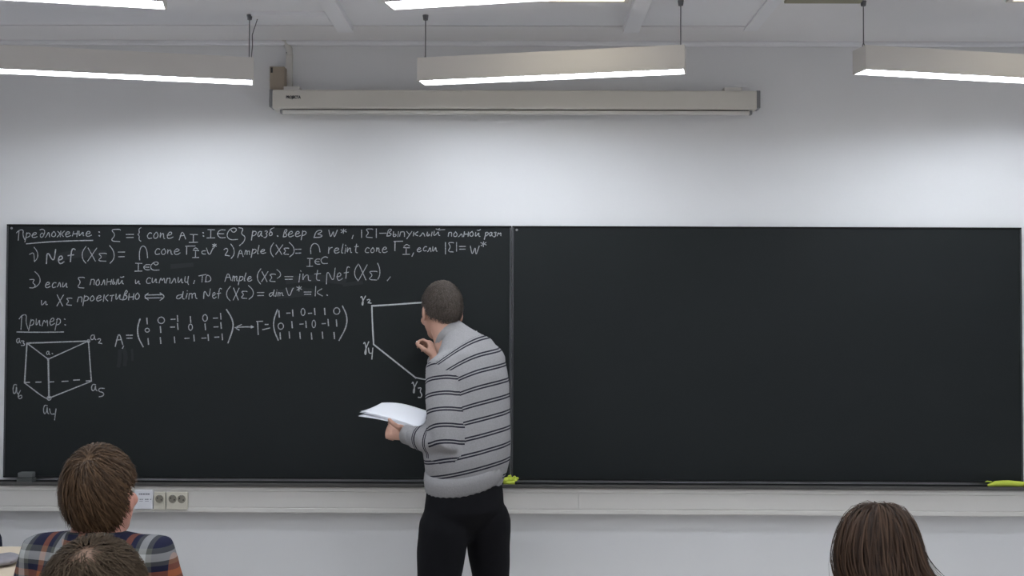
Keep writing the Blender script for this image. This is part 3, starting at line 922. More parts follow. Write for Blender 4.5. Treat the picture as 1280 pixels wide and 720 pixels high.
def head_shapes(mb, c, A, k=1.0, neck_to=None):
    """c = cranium centre, about 12.5 cm above the chin"""
    L = lambda r, f, u: c + (A[0] * r + A[1] * f + A[2] * u) * k
    S = lambda *r: tuple(x * k for x in r)
    mb.ellipsoid(L(0, -.012, .012), A, S(.076, .094, .098))
    mb.ellipsoid(L(0, .018, -.035), A, S(.064, .078, .085))
    mb.ellipsoid(L(0, .040, -.085), A, S(.045, .048, .034))          # chin
    mb.ellipsoid(L(0, .082, .018), A, S(.050, .020, .022))           # brow
    mb.tube([L(0, .092, .008), L(0, .104, -.018), L(0, .112, -.034), L(0, .094, -.042)], [.008 * k, .011 * k, .015 * k, .012 * k], 10, caps='round')
    mb.ellipsoid(L(0, .090, -.064), A, S(.026, .012, .006))          # lips
    mb.ellipsoid(L(0, .088, -.073), A, S(.022, .012, .006))
    for s in (-1, 1):
        mb.ellipsoid(L(.038 * s, .070, -.032), A, S(.024, .020, .022))   # cheeks
        B = np.array([A[1] * .96 + A[0] * s * -.28, A[0] * s * .96 + A[1] * .28, A[2]])
        mb.ellipsoid(L(.080 * s, -.008, -.022), B, S(.018, .008, .031), 14, 10)   # ear
        mb.ellipsoid(L(.076 * s, -.002, -.040), B, S(.010, .008, .014), 10, 8)
    if neck_to is not None:
        mb.tube([L(0, -.012, -.05), (L(0, -.018, -.09) * .6 + np.asarray(neck_to) * .4), neck_to], [.056 * k, .055 * k, .064 * k], 18, caps='round')
    return L


def eyes(person, L, A, k):
    for s in (-1, 1):
        MB().ellipsoid(L(.031 * s, .079, -.004), A, (.012 * k, .012 * k, .010 * k), 12, 8).build('eye', M_EYE, person, smooth=True)
        MB().ellipsoid(L(.031 * s, .0905, -.004), A, (.005 * k, .002 * k, .005 * k), 10, 6).build('iris', M_DARK, person, smooth=True)


def hand_shapes(mb, wrist, d, t, n, curls, k=1.0, thumb=None, thumb_curl=.4, spread=.06):
    """d = along the palm, t = towards the thumb side, n = out of the palm (finger bend direction)"""
    wrist = np.asarray(wrist, float); d, t, n = unit(d), unit(t), unit(n)
    P = lambda a, b, c_: wrist + (d * a + t * b + n * c_) * k
    mb.tube([P(-.015, 0, 0), P(.02, .002, 0), P(.055, .002, .001), P(.088, 0, .003)], [(.027 * k, .020 * k), (.035 * k, .018 * k), (.041 * k, .016 * k), (.039 * k, .013 * k)], 16, side=t, caps='round')
    for i, (o_, ln) in enumerate(((.029, .074), (.010, .082), (-.010, .076), (-.028, .060))):
        p = P(.083, o_, .003); ang = 0.0
        dd = unit(d + t * spread * (1.5 - i))
        pts, rad = [P(.06, o_ * .9, .002), p], [.0092 * k, .0092 * k]
        for j, (fr, rr) in enumerate(((.46, .0086), (.30, .0078), (.24, .0068))):
            ang += curls[i][j]
            p = p + (dd * math.cos(ang) + n * math.sin(ang)) * ln * fr * k
            pts.append(p); rad.append(rr * k)
        mb.tube(pts, rad, 10, caps='round')
    if thumb is None:
        td = unit(d * .62 + t * .7 + n * .35)
        p0 = P(.022, .026, .004); p1 = p0 + td * .042 * k
        td2 = unit(td + d * thumb_curl + n * thumb_curl * .6); p2 = p1 + td2 * .034 * k
        td3 = unit(td2 + d * thumb_curl * .6 - t * .2); p3 = p2 + td3 * .024 * k
        thumb = [p0, p1, p2, p3]
    else:
        thumb = [P(.022, .024, .004)] + [np.asarray(q) for q in thumb]
    mb.tube(thumb, [.014 * k, .0125 * k, .0105 * k, .009 * k][:len(thumb)], 12, caps='round')


HL_F = np.array([-1.0, -.6, -.25, .05, .25, .55, 1.0])


def hair_mask(dl, HL):
    return dl[:, 2] > np.interp(dl[:, 1], HL_F, HL)


def hair_cap(c, A, rad, HL, seed, bumps=.0, nu=64, nv=40, lump=6):
    mb = MB().ellipsoid((0, 0, 0), np.eye(3), (1, 1, 1), nu, nv)
    V = np.array(mb.v)
    amp = np.array([1 + bumps * mnoise.noise(Vector(tuple(v * lump)) + Vector((seed, 0, 0))) for v in V])
    keep = hair_mask(V, HL)
    W = c + (V * amp[:, None] * np.asarray(rad)) @ A
    out = MB(); out.v = [tuple(p) for p in W]
    out.f = [f for f in mb.f if sum(keep[list(f)]) >= len(f) - 1]
    return out


def hair_strands(mb, c, A, rad, HL, n, length, width, flow, seed, lift=.004, nseg=6, droop=.0, layer=.010, mask=None, jitter=.25, len_fn=None):
    """ribbons that start on the head ellipsoid and follow flow(local dir) while staying outside it"""
    R = np.random.default_rng(seed)
    rad = np.asarray(rad)
    got = 0
    while got < n:
        d = R.normal(size=(n, 3)); d /= np.linalg.norm(d, axis=1)[:, None]
        d = d[hair_mask(d, HL)]
        if mask is not None: d = d[mask(d, R)]
        for q in d[:n - got]:
            p = q * rad
            ln = length * R.uniform(.7, 1.15) * (len_fn(q) if len_fn else 1); st = ln / nseg
            h = R.uniform(.2, 1.0) * layer
            jit = R.normal(size=3) * jitter
            pts = []
            for j in range(nseg + 1):
                pts.append(p.copy())
                e = p / rad; en = np.linalg.norm(e)
                nr = unit(p / rad ** 2)
                fl = np.asarray(flow(e / en), float) + jit
                fl = fl - nr * fl.dot(nr) * (1 if en < 1.12 else .3)
                dv = unit(fl) + nr * (lift / st if j == 0 else 0) - np.array([0, 0, droop])
                p = p + unit(dv) * st
                e = p / rad; en = np.linalg.norm(e)
                lim = 1 + h / rad.mean() * min(1, (j + 1) / 2)
                if en < lim: p = p * lim / en
            W = [c + x @ A for x in pts]
            nn = unit(unit(pts[len(pts) // 2] / rad ** 2) @ A)
            ww = [width * (1.0 if j < nseg - 1 else (.7 if j < nseg else .15)) for j in range(nseg + 1)]
            mb.ribbon(W, ww, nn)
            got += 1
    return mb


def hair_mat(name, c0, c1, rough=.5, spec=.35):
    m = bpy.data.materials.new(name); m.use_nodes = True
    nt = m.node_tree; b = nt.nodes['Principled BSDF']
    b.inputs['Roughness'].default_value = rough; b.inputs['Specular IOR Level'].default_value = spec
    gi = nt.nodes.new('ShaderNodeNewGeometry')
    mx = nt.nodes.new('ShaderNodeMix'); mx.data_type = 'RGBA'
    mx.inputs['A'].default_value = (*c0, 1); mx.inputs['B'].default_value = (*c1, 1)
    nt.links.new(gi.outputs['Random Per Island'], mx.inputs['Factor']); nt.links.new(mx.outputs['Result'], b.inputs['Base Color'])
    return m


M_SKIN = mat('skin', (.50, .29, .22), .55, .35, noise=.10, nscale=30)
M_SKIN2 = mat('skin_flushed', (.46, .22, .17), .55, .35, noise=.10, nscale=30)
M_EYE = mat('eye_white', (.75, .73, .70), .3, .5)
M_BLACKCLOTH = mat('black_trousers', (.0062, .0062, .0080), .85, .15, noise=.2, nscale=40)
M_SHOE = mat('black_leather', (.015, .014, .013), .4, .5)
M_DENIM = mat('blue_denim', (.05, .07, .12), .85, .2, noise=.25, nscale=60)
M_PAPER = mat('white_paper', (.82, .83, .88), .8, .2)

# ================================================================== lecturer
def lerp(a, b, t): return np.asarray(a) * (1 - t) + np.asarray(b) * t
LEAN = .60
TH = math.radians(36)
LR = np.array([math.cos(TH), math.sin(TH), 0]); LFW = np.array([-math.sin(TH), math.cos(TH), 0])
UP = np.array([0, 0, 1.])
lbase = np.array([at_y(582, 620, -.60)[0], -.60, 0.0])
pelvis = at_y(580, 640, -.60)
sh_l = at_y(553, 463, -.645); sh_r = at_y(609, 449, -.42)
el_l = at_y(557, 554, -.74); wr_l = at_y(506, 542.5, -.59)
el_r = at_y(588, 500, -.22); wr_r = at_y(545, 452, -.10)
headc = at_y(551.5, 387, -.44)
HK = 1.06
HA = axes(math.radians(27), math.radians(13), math.radians(-3))
neck = at_y(563, 432, -.495)
hip_l = at_y(554, 655, -.64); hip_r = at_y(608, 650, -.55)
kn_l = np.array([at_y(546, 735, -.66)[0], -.63, .47]); an_l = np.array([kn_l[0] - .01, -.69, .09])
kn_r = np.array([at_y(615, 735, -.50)[0], -.45, .47]); an_r = np.array([kn_r[0] + .01, -.50, .09])
body = MB()
Lh = head_shapes(body, headc, HA, HK, neck)
tors = [(580, 632, -.60, .140, .085), (583, 590, -.60, .150, .105), (585, 520, -.585, .158, .105), (585, 470, -.555, .165, .100), (577, 436, -.51, .115, .075), (564, 424, -.48, .06, .055)]
body.tube([at_y(*t[:3]) for t in tors], [t[3:] for t in tors], 20, side=LR, caps='round')
for a, b_, c_, r_ in ((sh_l, el_l, wr_l, 1), (sh_r, el_r, wr_r, 1)):
    body.tube([a, a * .5 + b_ * .5, b_] + ([b_ * .5 + c_ * .5, c_] if c_ is wr_l else []), [.050, .045, .038, .036, .027][:5 if c_ is wr_l else 3], 14, caps='round')
for h, kk, an in ((hip_l, kn_l, an_l), (hip_r, kn_r, an_r)):
    body.tube([h, h * .5 + kk * .5, kk, kk * .6 + an * .4, an], [.082, .075, .055, .052, .038], 14, caps='round')
    body.tube([an + [0, -.03, -.03], an + LFW * .10 + [0, 0, -.055]], [.035, .028], 12, caps='round')
# left hand carries the papers: palm up, thumb on top, fingers curling round the edge
dl_ = unit(at_y(486, 537, -.545) - wr_l)
tl_ = unit(np.array([.25, .35, 1.0]) - dl_ * np.dot(np.array([.25, .35, 1.0]), dl_))
nl_ = unit(np.cross(dl_, tl_))
if nl_[1] < 0: nl_ = -nl_
Pl = lambda a, b_, c_: wr_l + dl_ * a + tl_ * b_ + nl_ * c_
hand_shapes(body, wr_l, dl_, tl_, nl_, [(.55, .9, .7), (.7, 1.0, .8), (.8, 1.0, .8), (.9, 1.0, .8)], 1.0,
            thumb=[at_y(497, 533.5, -.615), at_y(490.5, 529, -.628), at_y(486.5, 524.5, -.622)])
# right hand pinches the chalk against the board
tip = at_y(521.5, 429, -.012)
dr_ = unit([-.22, .30, .85])
nr_ = np.array([-.85, .20, -.25]); nr_ = unit(nr_ - dr_ * nr_.dot(dr_))
tr_ = np.cross(nr_, dr_)
if tr_[1] > 0: tr_ = -tr_
RC = [(.75, .85, .35), (.90, .95, .5), (1.10, 1.1, .6), (1.25, 1.1, .6)]
HKR = .95
off_ = dr_ * .083 + tr_ * .029 + nr_ * .003; ang = 0
for cu, fr_ in zip(RC[0], (.46, .30, .24)):
    ang += cu; off_ = off_ + (unit(dr_ + tr_ * .09) * math.cos(ang) + nr_ * math.sin(ang)) * .074 * fr_
wr_r2 = tip - off_ * HKR - np.array([0, .012, 0])
Pr = lambda a, b_, c_: wr_r2 + dr_ * a + tr_ * b_ + nr_ * c_
hand_shapes(body, wr_r2, dr_, tr_, nr_, RC, HKR,
            thumb=[Pr(.045, .046, .022), lerp(Pr(.045, .046, .022), tip, .55) + tr_ * .012, tip - dr_ * .012 + tr_ * .012 - nr_ * .006])
body.tube([el_r, el_r * .5 + wr_r2 * .5, wr_r2], [.038, .036, .026], 14, caps='round')
bme, bV, bN = remesh(body, .0052, 3)
_d = np.linalg.norm(bV - wr_r2, axis=1)
_dy = max(0.0, bV[:, 1].max() + .004)                    # keep the knuckles clear of the board
bV[:, 1] -= _dy * np.clip(1.6 - _d / .16, 0, 1)
lect = finish(bme, bV, 'person', M_SKIN, None, lbase)
tag(lect, 'person in grey striped sweater and black trousers writing on the chalkboard, papers in hand', 'person')
eyes(lect, Lh, HA, HK)

# sweater
sw = MB()
st = [(582, 600, -.60, .172, .130), (583, 588, -.60, .186, .140), (584, 572, -.60, .196, .148), (585, 545, -.595, .193, .146), (586, 510, -.58, .186, .140), (587, 478, -.56, .184, .134),
      (585, 455, -.535, .176, .122), (580, 438, -.512, .140, .100), (570, 424, -.488, .088, .074), (564, 416, -.475, .066, .062)]
sw.tube([at_y(*t[:3]) for t in st], [t[3:] for t in st], 28, side=LR, caps='round')
def lerp(a, b, t): return np.asarray(a) * (1 - t) + np.asarray(b) * t
wl = wr_l - dl_ * .022
sw.tube([lerp(at_y(582, 450, -.54), sh_l, .55), sh_l, lerp(sh_l, el_l, .35), lerp(sh_l, el_l, .7), el_l, lerp(el_l, wl, .3), lerp(el_l, wl, .65), lerp(el_l, wl, .9), wl],
        [.085, .077, .073, .069, .066, .061, .052, .041, .036], 18, caps='round')
wrr = wr_r2 - unit(wr_r2 - el_r) * .01
sw.tube([lerp(at_y(582, 450, -.54), sh_r, .55), sh_r, lerp(sh_r, el_r, .5), el_r, lerp(el_r, wrr, .4), lerp(el_r, wrr, .85), wrr], [.088, .079, .068, .058, .052, .040, .036], 18, caps='round')
sme, sV, sN = remesh(sw, .0075, 8)
SAX = unit(np.array([-.20, .06, 1.0]))
sV = wrinkle(sV, sN, .0075, 7.5, 3, (1, 1, .5))
sV = wrinkle(sV, sN, .0025, 22.0, 9, (1, 1, .6))
# elbow and cuff folds on the left sleeve
dd, tt = seg_dist(sV, el_l, wl)
fold = np.exp(-(dd / .075) ** 2) * np.sin(tt * 150) * .0022 * np.clip(tt * 12, 0, 1)
sV = sV + sN * fold[:, None]
C, li, fid = face_centres(sme, sV)
dT, _ = seg_dist(C, at_y(583, 590, -.60), at_y(580, 440, -.515))
segs = [(sh_l, el_l, .0), (el_l, wl, .0), (sh_r, el_r, .0), (el_r, wrr, .0)]
best = dT / .165; lab = np.zeros(len(C), int)
for i, (a, b_, _) in enumerate(segs):
    d_, _t = seg_dist(C, a, b_)
    q = d_ / (.078 if i % 2 == 0 else .062)
    if i % 2 == 0: q = q + np.where(_t < .02, .35, 0)
    m_ = q < best; best = np.where(m_, q, best); lab = np.where(m_, i + 1, lab)
coord = np.zeros(len(li))
P = sV[li]; fl_ = lab[fid]
X0_ = at_y(607, 450, -.5)[0]; zu = at_y(600, 440, -.55)[2]; zl = at_y(600, 530, -.55)[2]
wgt = np.clip((P[:, 2] - zl) / (zu - zl), 0, 1.15)
ref_ = at_y(607, 600, -.60)
def back_coord(P, wgt): return (P[..., 2] - ref_[2]) - .21 * (P[..., 0] - X0_) + 2.1 * np.minimum(0.30, np.maximum(0, X0_ - P[..., 0])) ** 2 * wgt
coord = back_coord(P, wgt)
lim_ = back_coord(at_y(603, 418, -.5), 1.1)
coord = np.where(coord > lim_, .03, coord)
for i, (a, b_, off) in enumerate(segs):
    ax = unit(b_ - a); L0 = (0 if i % 2 == 0 else np.linalg.norm(segs[i - 1][1] - segs[i - 1][0]))
    coord = np.where(fl_ == i + 1, (P - a) @ ax + L0 + .019 + off, coord)
at_ = sme.attributes.new('stripe', 'FLOAT', 'CORNER'); at_.data.foreach_set('value', coord)
m = bpy.data.materials.new('grey_striped_knit'); m.use_nodes = True
nt = m.node_tree; b = nt.nodes['Principled BSDF']; b.inputs['Roughness'].default_value = .9; b.inputs['Specular IOR Level'].default_value = .15
an_ = nt.nodes.new('ShaderNodeAttribute'); an_.attribute_name = 'stripe'
fr_ = frac_of(nt, an_.outputs['Fac'], .066, .12)
GREY = (.285, .278, .288); NAVY = (.022, .021, .032)
rp = ramp_const(nt, [(0, NAVY), (.095, GREY), (.175, NAVY), (.27, GREY)])
nt.links.new(fr_, rp.inputs['Fac'])
tc = nt.nodes.new('ShaderNodeTexCoord'); nz = nt.nodes.new('ShaderNodeTexNoise'); nz.inputs['Scale'].default_value = 180; nz.inputs['Detail'].default_value = 2
nt.links.new(tc.outputs['Object'], nz.inputs['Vector'])
mr = nt.nodes.new('ShaderNodeMapRange'); mr.inputs['To Min'].default_value = .82; mr.inputs['To Max'].default_value = 1.18
nt.links.new(nz.outputs['Fac'], mr.inputs['Value'])
mu = nt.nodes.new('ShaderNodeVectorMath'); mu.operation = 'SCALE'
nt.links.new(rp.outputs['Color'], mu.inputs[0]); nt.links.new(mr.outputs['Result'], mu.inputs['Scale']); nt.links.new(mu.outputs[0], b.inputs['Base Color'])
sweater = finish(sme, sV, 'sweater', m, lect, lbase)
M_RIB = mat('grey_rib_knit', (.275, .268, .275), .9, .15, noise=.12, nscale=120, bump=.3, bscale=200)
# ribbed hem, cuffs, collar
hm = MB()
hp = [(582, 607, -.60, .160, .122), (582, 601, -.60, .178, .136), (582.5, 590, -.60, .185, .142), (583, 581, -.60, .183, .140)]
nse = 72
hm.tube([at_y(*t[:3]) for t in hp], [t[3:] for t in hp], nse, side=LR, caps=True)
cz = np.mean([v[2] for v in hm.v])
hv = []
for i, v in enumerate(hm.v):
    k = .0025 if i % 2 else 0
    cc = np.array([lbase[0], -.60, v[2]]); dv = unit(np.array(v) - cc)
    q = np.array(v) + dv * k
    q = q + UP * (((q - np.array([lbase[0], -.6, 0])) @ LR) * .24 + ((q - np.array([lbase[0], -.6, 0])) @ LFW) * .10)
    hv.append(tuple(q))
hm.v = hv
hm.build('ribbed_hem', M_RIB, sweater, base=lbase, smooth=True)
for (w_, e_) in ((wl, el_l), (wrr, el_r)):
    dd_ = unit(np.asarray(w_) - e_)
    MB().tube([w_ - dd_ * .035, w_ - dd_ * .01, w_ + dd_ * .018, w_ + dd_ * .024], [.041, .042, .040, .034], 20).build('cuff', M_RIB, sweater, base=lbase, smooth=True)
# folded knit collar: leaning ring round the neck
cm = MB(); nA, nB = 36, 6
ntop = at_y(557.5, 407, -.452); nbot = at_y(566, 424, -.482)
cax = unit(ntop - nbot)
prof = [(0.0, .074, .0), (.25, .076, .0), (.75, .066, .0), (1.0, .061, 0), (1.0, .056, 0), (.5, .056, 0)]
s0 = unit(LR - cax * LR.dot(cax)); s1 = np.cross(cax, s0)
for (h_, r_, _) in prof:
    for k in range(nA):
        t = 2 * math.pi * k / nA
        front = max(0, math.sin(t))                     # s1 points forward: open and lower at the front
        rr = r_ * (1 + .10 * abs(math.cos(t)))
        cm.v.append(tuple(nbot + cax * (h_ * .052 - .012 * (1 - h_)) - cax * front * .020 * h_ + s0 * rr * math.cos(t) + s1 * rr * math.sin(t)))
for j in range(len(prof) - 1):
    for k in range(nA):
        k2 = (k + 1) % nA
        cm.f.append((j * nA + k, j * nA + k2, (j + 1) * nA + k2, (j + 1) * nA + k))
cm.build('collar', M_RIB, sweater, base=lbase, smooth=True)

# trousers
tz = MB()
tp = [(581, 666, -.60, .045, .05), (580, 660, -.60, .120, .085), (580, 648, -.60, .168, .115), (580, 636, -.60, .178, .140), (581, 615, -.60, .172, .134), (582, 596, -.60, .160, .122)]
tz.tube([at_y(*t[:3]) for t in tp], [t[3:] for t in tp], 24, side=LR, caps='round')
for h, kk, an, sg_ in ((hip_l, kn_l, an_l, 1.0), (hip_r, kn_r, an_r, .90)):
    tz.tube([h + LFW * -.012, lerp(h, kk, .35), lerp(h, kk, .7), kk, lerp(kk, an, .5), an + [0, 0, .0], an + [0, 0, -.045]], [x * sg_ for x in (.106, .102, .092, .082, .075, .070, .072)], 20, caps='round')
tme_, tV, tN = remesh(tz, .009, 6)
tV = wrinkle(tV, tN, .006, 6.0, 5, (1, 1, .7))
trs = finish(tme_, tV, 'trousers', M_BLACKCLOTH, lect, lbase)
for i, an in enumerate((an_l, an_r)):
    s_ = MB(); fd = unit(LFW + LR * (-.15 if i == 0 else .15))
    s_.tube([an + [0, 0, -.045] - fd * .055, an + [0, 0, -.045], an + [0, 0, -.052] + fd * .09, an + [0, 0, -.058] + fd * .17], [(.038, .044), (.043, .044), (.047, .036), (.036, .028)], 18, side=np.cross(fd, UP), caps='round')
    for j, v in enumerate(s_.v): s_.v[j] = (v[0], v[1], max(v[2], .002))
    sh = s_.build('shoe', M_SHOE, lect, base=lbase, smooth=True)
# hair
M_HAIR_L = hair_mat('grey_brown_hair', (.052, .040, .033), (.125, .104, .090), .6, .2)
HLs = [-.80, -.78, -.52, -.10, .28, .55, .70]
hr = hair_cap(headc + HA[2] * .012 - HA[1] * .010, HA, (.0865, .1065, .1100), HLs, 2, .02)
flow_short = lambda e: np.array([0, -.35 if e[1] < .2 else .4, -1.0]) if e[2] < .75 else np.array([e[0], .8, .1])
hair_strands(hr, headc + HA[2] * .012 - HA[1] * .010, HA, (.086, .106, .1095), HLs, 3800, .020, .0022, flow_short, 11, lift=.005, nseg=3, layer=.007, jitter=.5)
hr.build('hair', M_HAIR_L, lect, base=lbase, smooth=True, fix=False)

# chalk stick
ck = MB().tube([tip + dr_ * .008 + np.array([0, .010, 0]), tip - dr_ * .02 - np.array([0, .010, 0]) + nr_ * -.006], [.0045, .005], 12)
o = ck.build('chalk_stick', mat('white_chalk', (.9, .9, .9), .9, .1), None, base=tuple(tip), smooth=False)
tag(o, 'short white chalk stick pinched in the hand writing on the board', 'chalk')

# ------------------------------------------------------------------ papers in the left hand
pl = at_y(451, 517, -.46); 
pc0 = at_y(452, 514.5, -.47); pc1 = at_y(478, 504.5, -.40); pc2 = at_y(538, 512, -.55); pc3 = at_y(527, 534, -.63)
ph = empty('paper_stack', tuple((pc0 + pc2) / 2))
def sheet(k, n=12):
    mb = MB(); R = np.random.default_rng(30 + k)
    off = np.array([-.0022, 0, -.0024]) * k + np.array([R.uniform(-.006, .004), R.uniform(-.004, .004), 0])
    A0, A1, A2, A3 = pc0 + off, pc1 + off * .8, pc2 + off * .4, pc3 + off * .7
    for lay in (0, 1):
        for i in range(n + 1):
            for j in range(n + 1):
                u, v = i / n, j / n          # u along the long side, v across
                near = A0 * (1 - u) + A3 * u; far = A1 * (1 - u) + A2 * u
                p = near * (1 - v) + far * v
                p = p + UP * (.012 * math.sin(u * math.pi * 1.1 + .4) * (.4 + .6 * v) - .004 * math.sin(v * 3) - (k >= 3) * .010 * (1 - u) ** 2) - UP * .0006 * lay
                mb.v.append(tuple(p))
    m_ = (n + 1) * (n + 1)
    for i in range(n):
        for j in range(n):
            a = i * (n + 1) + j
            mb.f.append((a, a + 1, a + n + 2, a + n + 1)); mb.f.append((m_ + a, m_ + a + n + 1, m_ + a + n + 2, m_ + a + 1))
    def edge(a, b_): mb.f.append((a, b_, m_ + b_, m_ + a))
    for i in range(n):
        edge(i, i + 1); edge(n * (n + 1) + i, n * (n + 1) + i + 1); edge(i * (n + 1), (i + 1) * (n + 1)); edge(i * (n + 1) + n, (i + 1) * (n + 1) + n)
    mb.build('paper_sheet', M_PAPER, ph, smooth=True)
for k in range(6): sheet(k)
tag(ph, "loose stack of white paper sheets held in the lecturer's left hand", 'papers')

# ================================================================== seated listeners
def seated(hx, hy, hz, yaw, label, hair_fn, cloth, skin, k=1.0, head_yaw=None, head_pitch=.0, head_roll=0.0, shoulder_w=.36, lean=.04, pants=None, neck_k=1.0, seatz=.45, arms='desk', sleeve_r=1.0, sh_drop=.215, neck_drop=.165, sh_ball=.02):
    fw = np.array([-math.sin(yaw), math.cos(yaw), 0]); rt = np.array([math.cos(yaw), math.sin(yaw), 0])
    c = np.array([hx, hy, hz]); base = np.array([hx, hy, 0.0])
    A = axes(head_yaw if head_yaw is not None else yaw, head_pitch, head_roll)
    hip = c - fw * (.02 + lean); hip[2] = seatz + .085
    nk = c - fw * .022; nk[2] = hz - neck_drop * k
    shz = hz - sh_drop * k
    sl = c - fw * .02 - rt * (shoulder_w / 2 - .04); sl[2] = shz - sh_ball
    sr = c - fw * .02 + rt * (shoulder_w / 2 - .04); sr[2] = shz - sh_ball
    body = MB(); L = head_shapes(body, c, A, k, nk)
    ch = c - fw * .015; ch[2] = shz - .12
    tl = [(hip, .145, .095), (hip * .5 + ch * .5, .135, .090), (ch, .145, .095), (c * [1, 1, 0] - fw * .02 + UP * (shz + .0), .11, .07), (nk, .055, .05)]
    body.tube([t[0] for t in tl], [t[1:] for t in tl], 18, side=rt, caps='round')
    J = []
    for s, sh in ((-1, sl), (1, sr)):
        el = sh + rt * s * .07 + fw * .05 - UP * .26
        el[2] = max(el[2], .72) if arms == 'desk' else el[2]
        wr = el + fw * .23 - rt * s * .08; wr[2] = .785
        J.append((sh, el, wr))
        body.tube([lerp(sh, el, .12), sh * .5 + el * .5, el, el * .5 + wr * .5, wr], [.036, .036, .034, .031, .026], 12, caps='round')
        hand_shapes(body, wr, unit(fw - rt * s * .3), unit(-rt * s + UP * .1), -UP, [(.25, .3, .2)] * 4, .9 * k)
        hp = hip + rt * s * .085; kn = hp + fw * .43 + rt * s * .03; kn[2] = seatz + .06; an = kn + fw * .02; an[2] = .08
        J.append((hp, kn, an))
        body.tube([hp, hp * .5 + kn * .5, kn, kn * .5 + an * .5, an], [.078, .070, .056, .050, .038], 12, caps='round')
    bm_, V, N = remesh(body, .0075, 3)
    person = finish(bm_, V, 'person', skin, None, base)
    tag(person, label, 'person')
    eyes(person, L, A, k)
    # top garment
    gm = MB()
    tl = [(hip + UP * .0, .165, .120), (hip * .5 + ch * .5, .158, .112), (ch, .172, .118), (ch + UP * .06, .166, .108), (c * [1, 1, 0] - fw * .02 + UP * (shz + .01), .115, .082), (nk - UP * .005, .066, .062)]
    gm.tube([t[0] for t in tl], [t[1:] for t in tl], 24, side=rt, caps='round')
    for s, (sh, el, wr) in ((-1, J[0]), (1, J[2])):
        gm.tube([lerp(sh, ch + UP * .06, .5), sh, lerp(sh, el, .5), el, lerp(el, wr, .5), lerp(el, wr, .92)], [x * sleeve_r for x in (.075, .066, .060, .054, .048, .040)], 16, caps='round')
    gme, gV, gN = remesh(gm, .009, 12)
    gV = wrinkle(gV, gN, .007, 7, hx * 3)
    at_ = gme.attributes.new('cloth_uv', 'FLOAT_VECTOR', 'POINT')
    Q = gV - base
    uv = np.stack([Q @ rt, Q @ fw, Q[:, 2]], 1)
    at_.data.foreach_set('vector', uv.ravel())
    top = finish(gme, gV, cloth[0], cloth[1], person, base)
    # trousers and shoes
    pm_ = MB()
    pm_.tube([hip - UP * .05 - fw * .02, hip + UP * .08], [(.165, .13), (.15, .11)], 20, side=rt, caps='round')
    for (hp, kn, an) in (J[1], J[3]):
        pm_.tube([hp, lerp(hp, kn, .5), kn, lerp(kn, an, .5), an], [.092, .084, .070, .064, .060], 16, caps='round')
    pme, pV, pN = remesh(pm_, .012, 5)
    finish(pme, pV, 'trousers', pants or M_DENIM, person, base)
    for (hp, kn, an) in (J[1], J[3]):
        s_ = MB().tube([an - UP * .035 - fw * .05, an - UP * .035 + fw * .02, an - UP * .042 + fw * .10, an - UP * .05 + fw * .17], [(.038, .042), (.042, .042), (.044, .034), (.034, .026)], 16, side=rt, caps='round')
        for j, v in enumerate(s_.v): s_.v[j] = (v[0], v[1], max(v[2], .002))
        s_.build('shoe', M_SHOE, person, base=base, smooth=True)
    hair_fn(person, c, A, k, base)
    return person, top, c, A, fw, rt, base, nk, hip


# ---- plaid cloth
m = bpy.data.materials.new('plaid_flannel'); m.use_nodes = True
nt = m.node_tree; b = nt.nodes['Principled BSDF']; b.inputs['Roughness'].default_value = .9; b.inputs['Specular IOR Level'].default_value = .1
an_ = nt.nodes.new('ShaderNodeAttribute'); an_.attribute_name = 'cloth_uv'
sx = nt.nodes.new('ShaderNodeSeparateXYZ'); nt.links.new(an_.outputs['Vector'], sx.inputs[0])
NV, OR, WH, GY = (.016, .017, .038), (.26, .088, .040), (.38, .38, .37), (.085, .088, .078)
stops = [(0, NV), (.20, OR), (.36, NV), (.50, GY), (.60, WH), (.78, GY), (.90, NV)]
ra_ = ramp_const(nt, stops); rb_ = ramp_const(nt, stops)
nt.links.new(frac_of(nt, sx.outputs['X'], .105, .30), ra_.inputs['Fac']); nt.links.new(frac_of(nt, sx.outputs['Z'], .105, .62), rb_.inputs['Fac'])
mx = nt.nodes.new('ShaderNodeMix'); mx.data_type = 'RGBA'; mx.inputs['Factor'].default_value = .5
nt.links.new(ra_.outputs['Color'], mx.inputs['A']); nt.links.new(rb_.outputs['Color'], mx.inputs['B']); nt.links.new(mx.outputs['Result'], b.inputs['Base Color'])
M_PLAID = m

M_HAIR_B = hair_mat('brown_hair', (.030, .016, .008), (.098, .056, .029), .55, .15)
M_HAIR_W = hair_mat('long_brown_hair', (.018, .009, .0055), (.064, .035, .020), .55, .14)
M_HAIR_D = hair_mat('dark_thinning_hair', (.036, .024, .015), (.082, .058, .038), .65, .06)


def hair_student(person, c, A, k, base):
    cc = c + A[2] * .014 - A[1] * .008
    HL = [-.82, -.80, -.52, .02, .20, .40, .50]
    mb = hair_cap(cc, A, (.0795, .099, .104), HL, 5, .05, lump=5)
    cr = unit(np.array([.10, -.55, .85]))
    def flow(e):
        t = e - cr
        t = t - e * t.dot(e)
        sw_ = np.cross(cr, e)
        return unit(t) * 1.0 + sw_ * .45 + np.array([0, 0, -.55])
    hair_strands(mb, cc, A, (.0795, .099, .104), HL, 5600, .066, .0026, flow, 21, lift=.005, nseg=6, layer=.014, jitter=.22,
                 len_fn=lambda q: .22 if (q[1] > -.40 and abs(q[0]) > .55 and q[2] < .20) else (.5 if (q[1] > -.5 and abs(q[0]) > .5 and q[2] < .5) else 1.0))
    mb.build('hair', M_HAIR_B, person, base=base, smooth=True, fix=False)


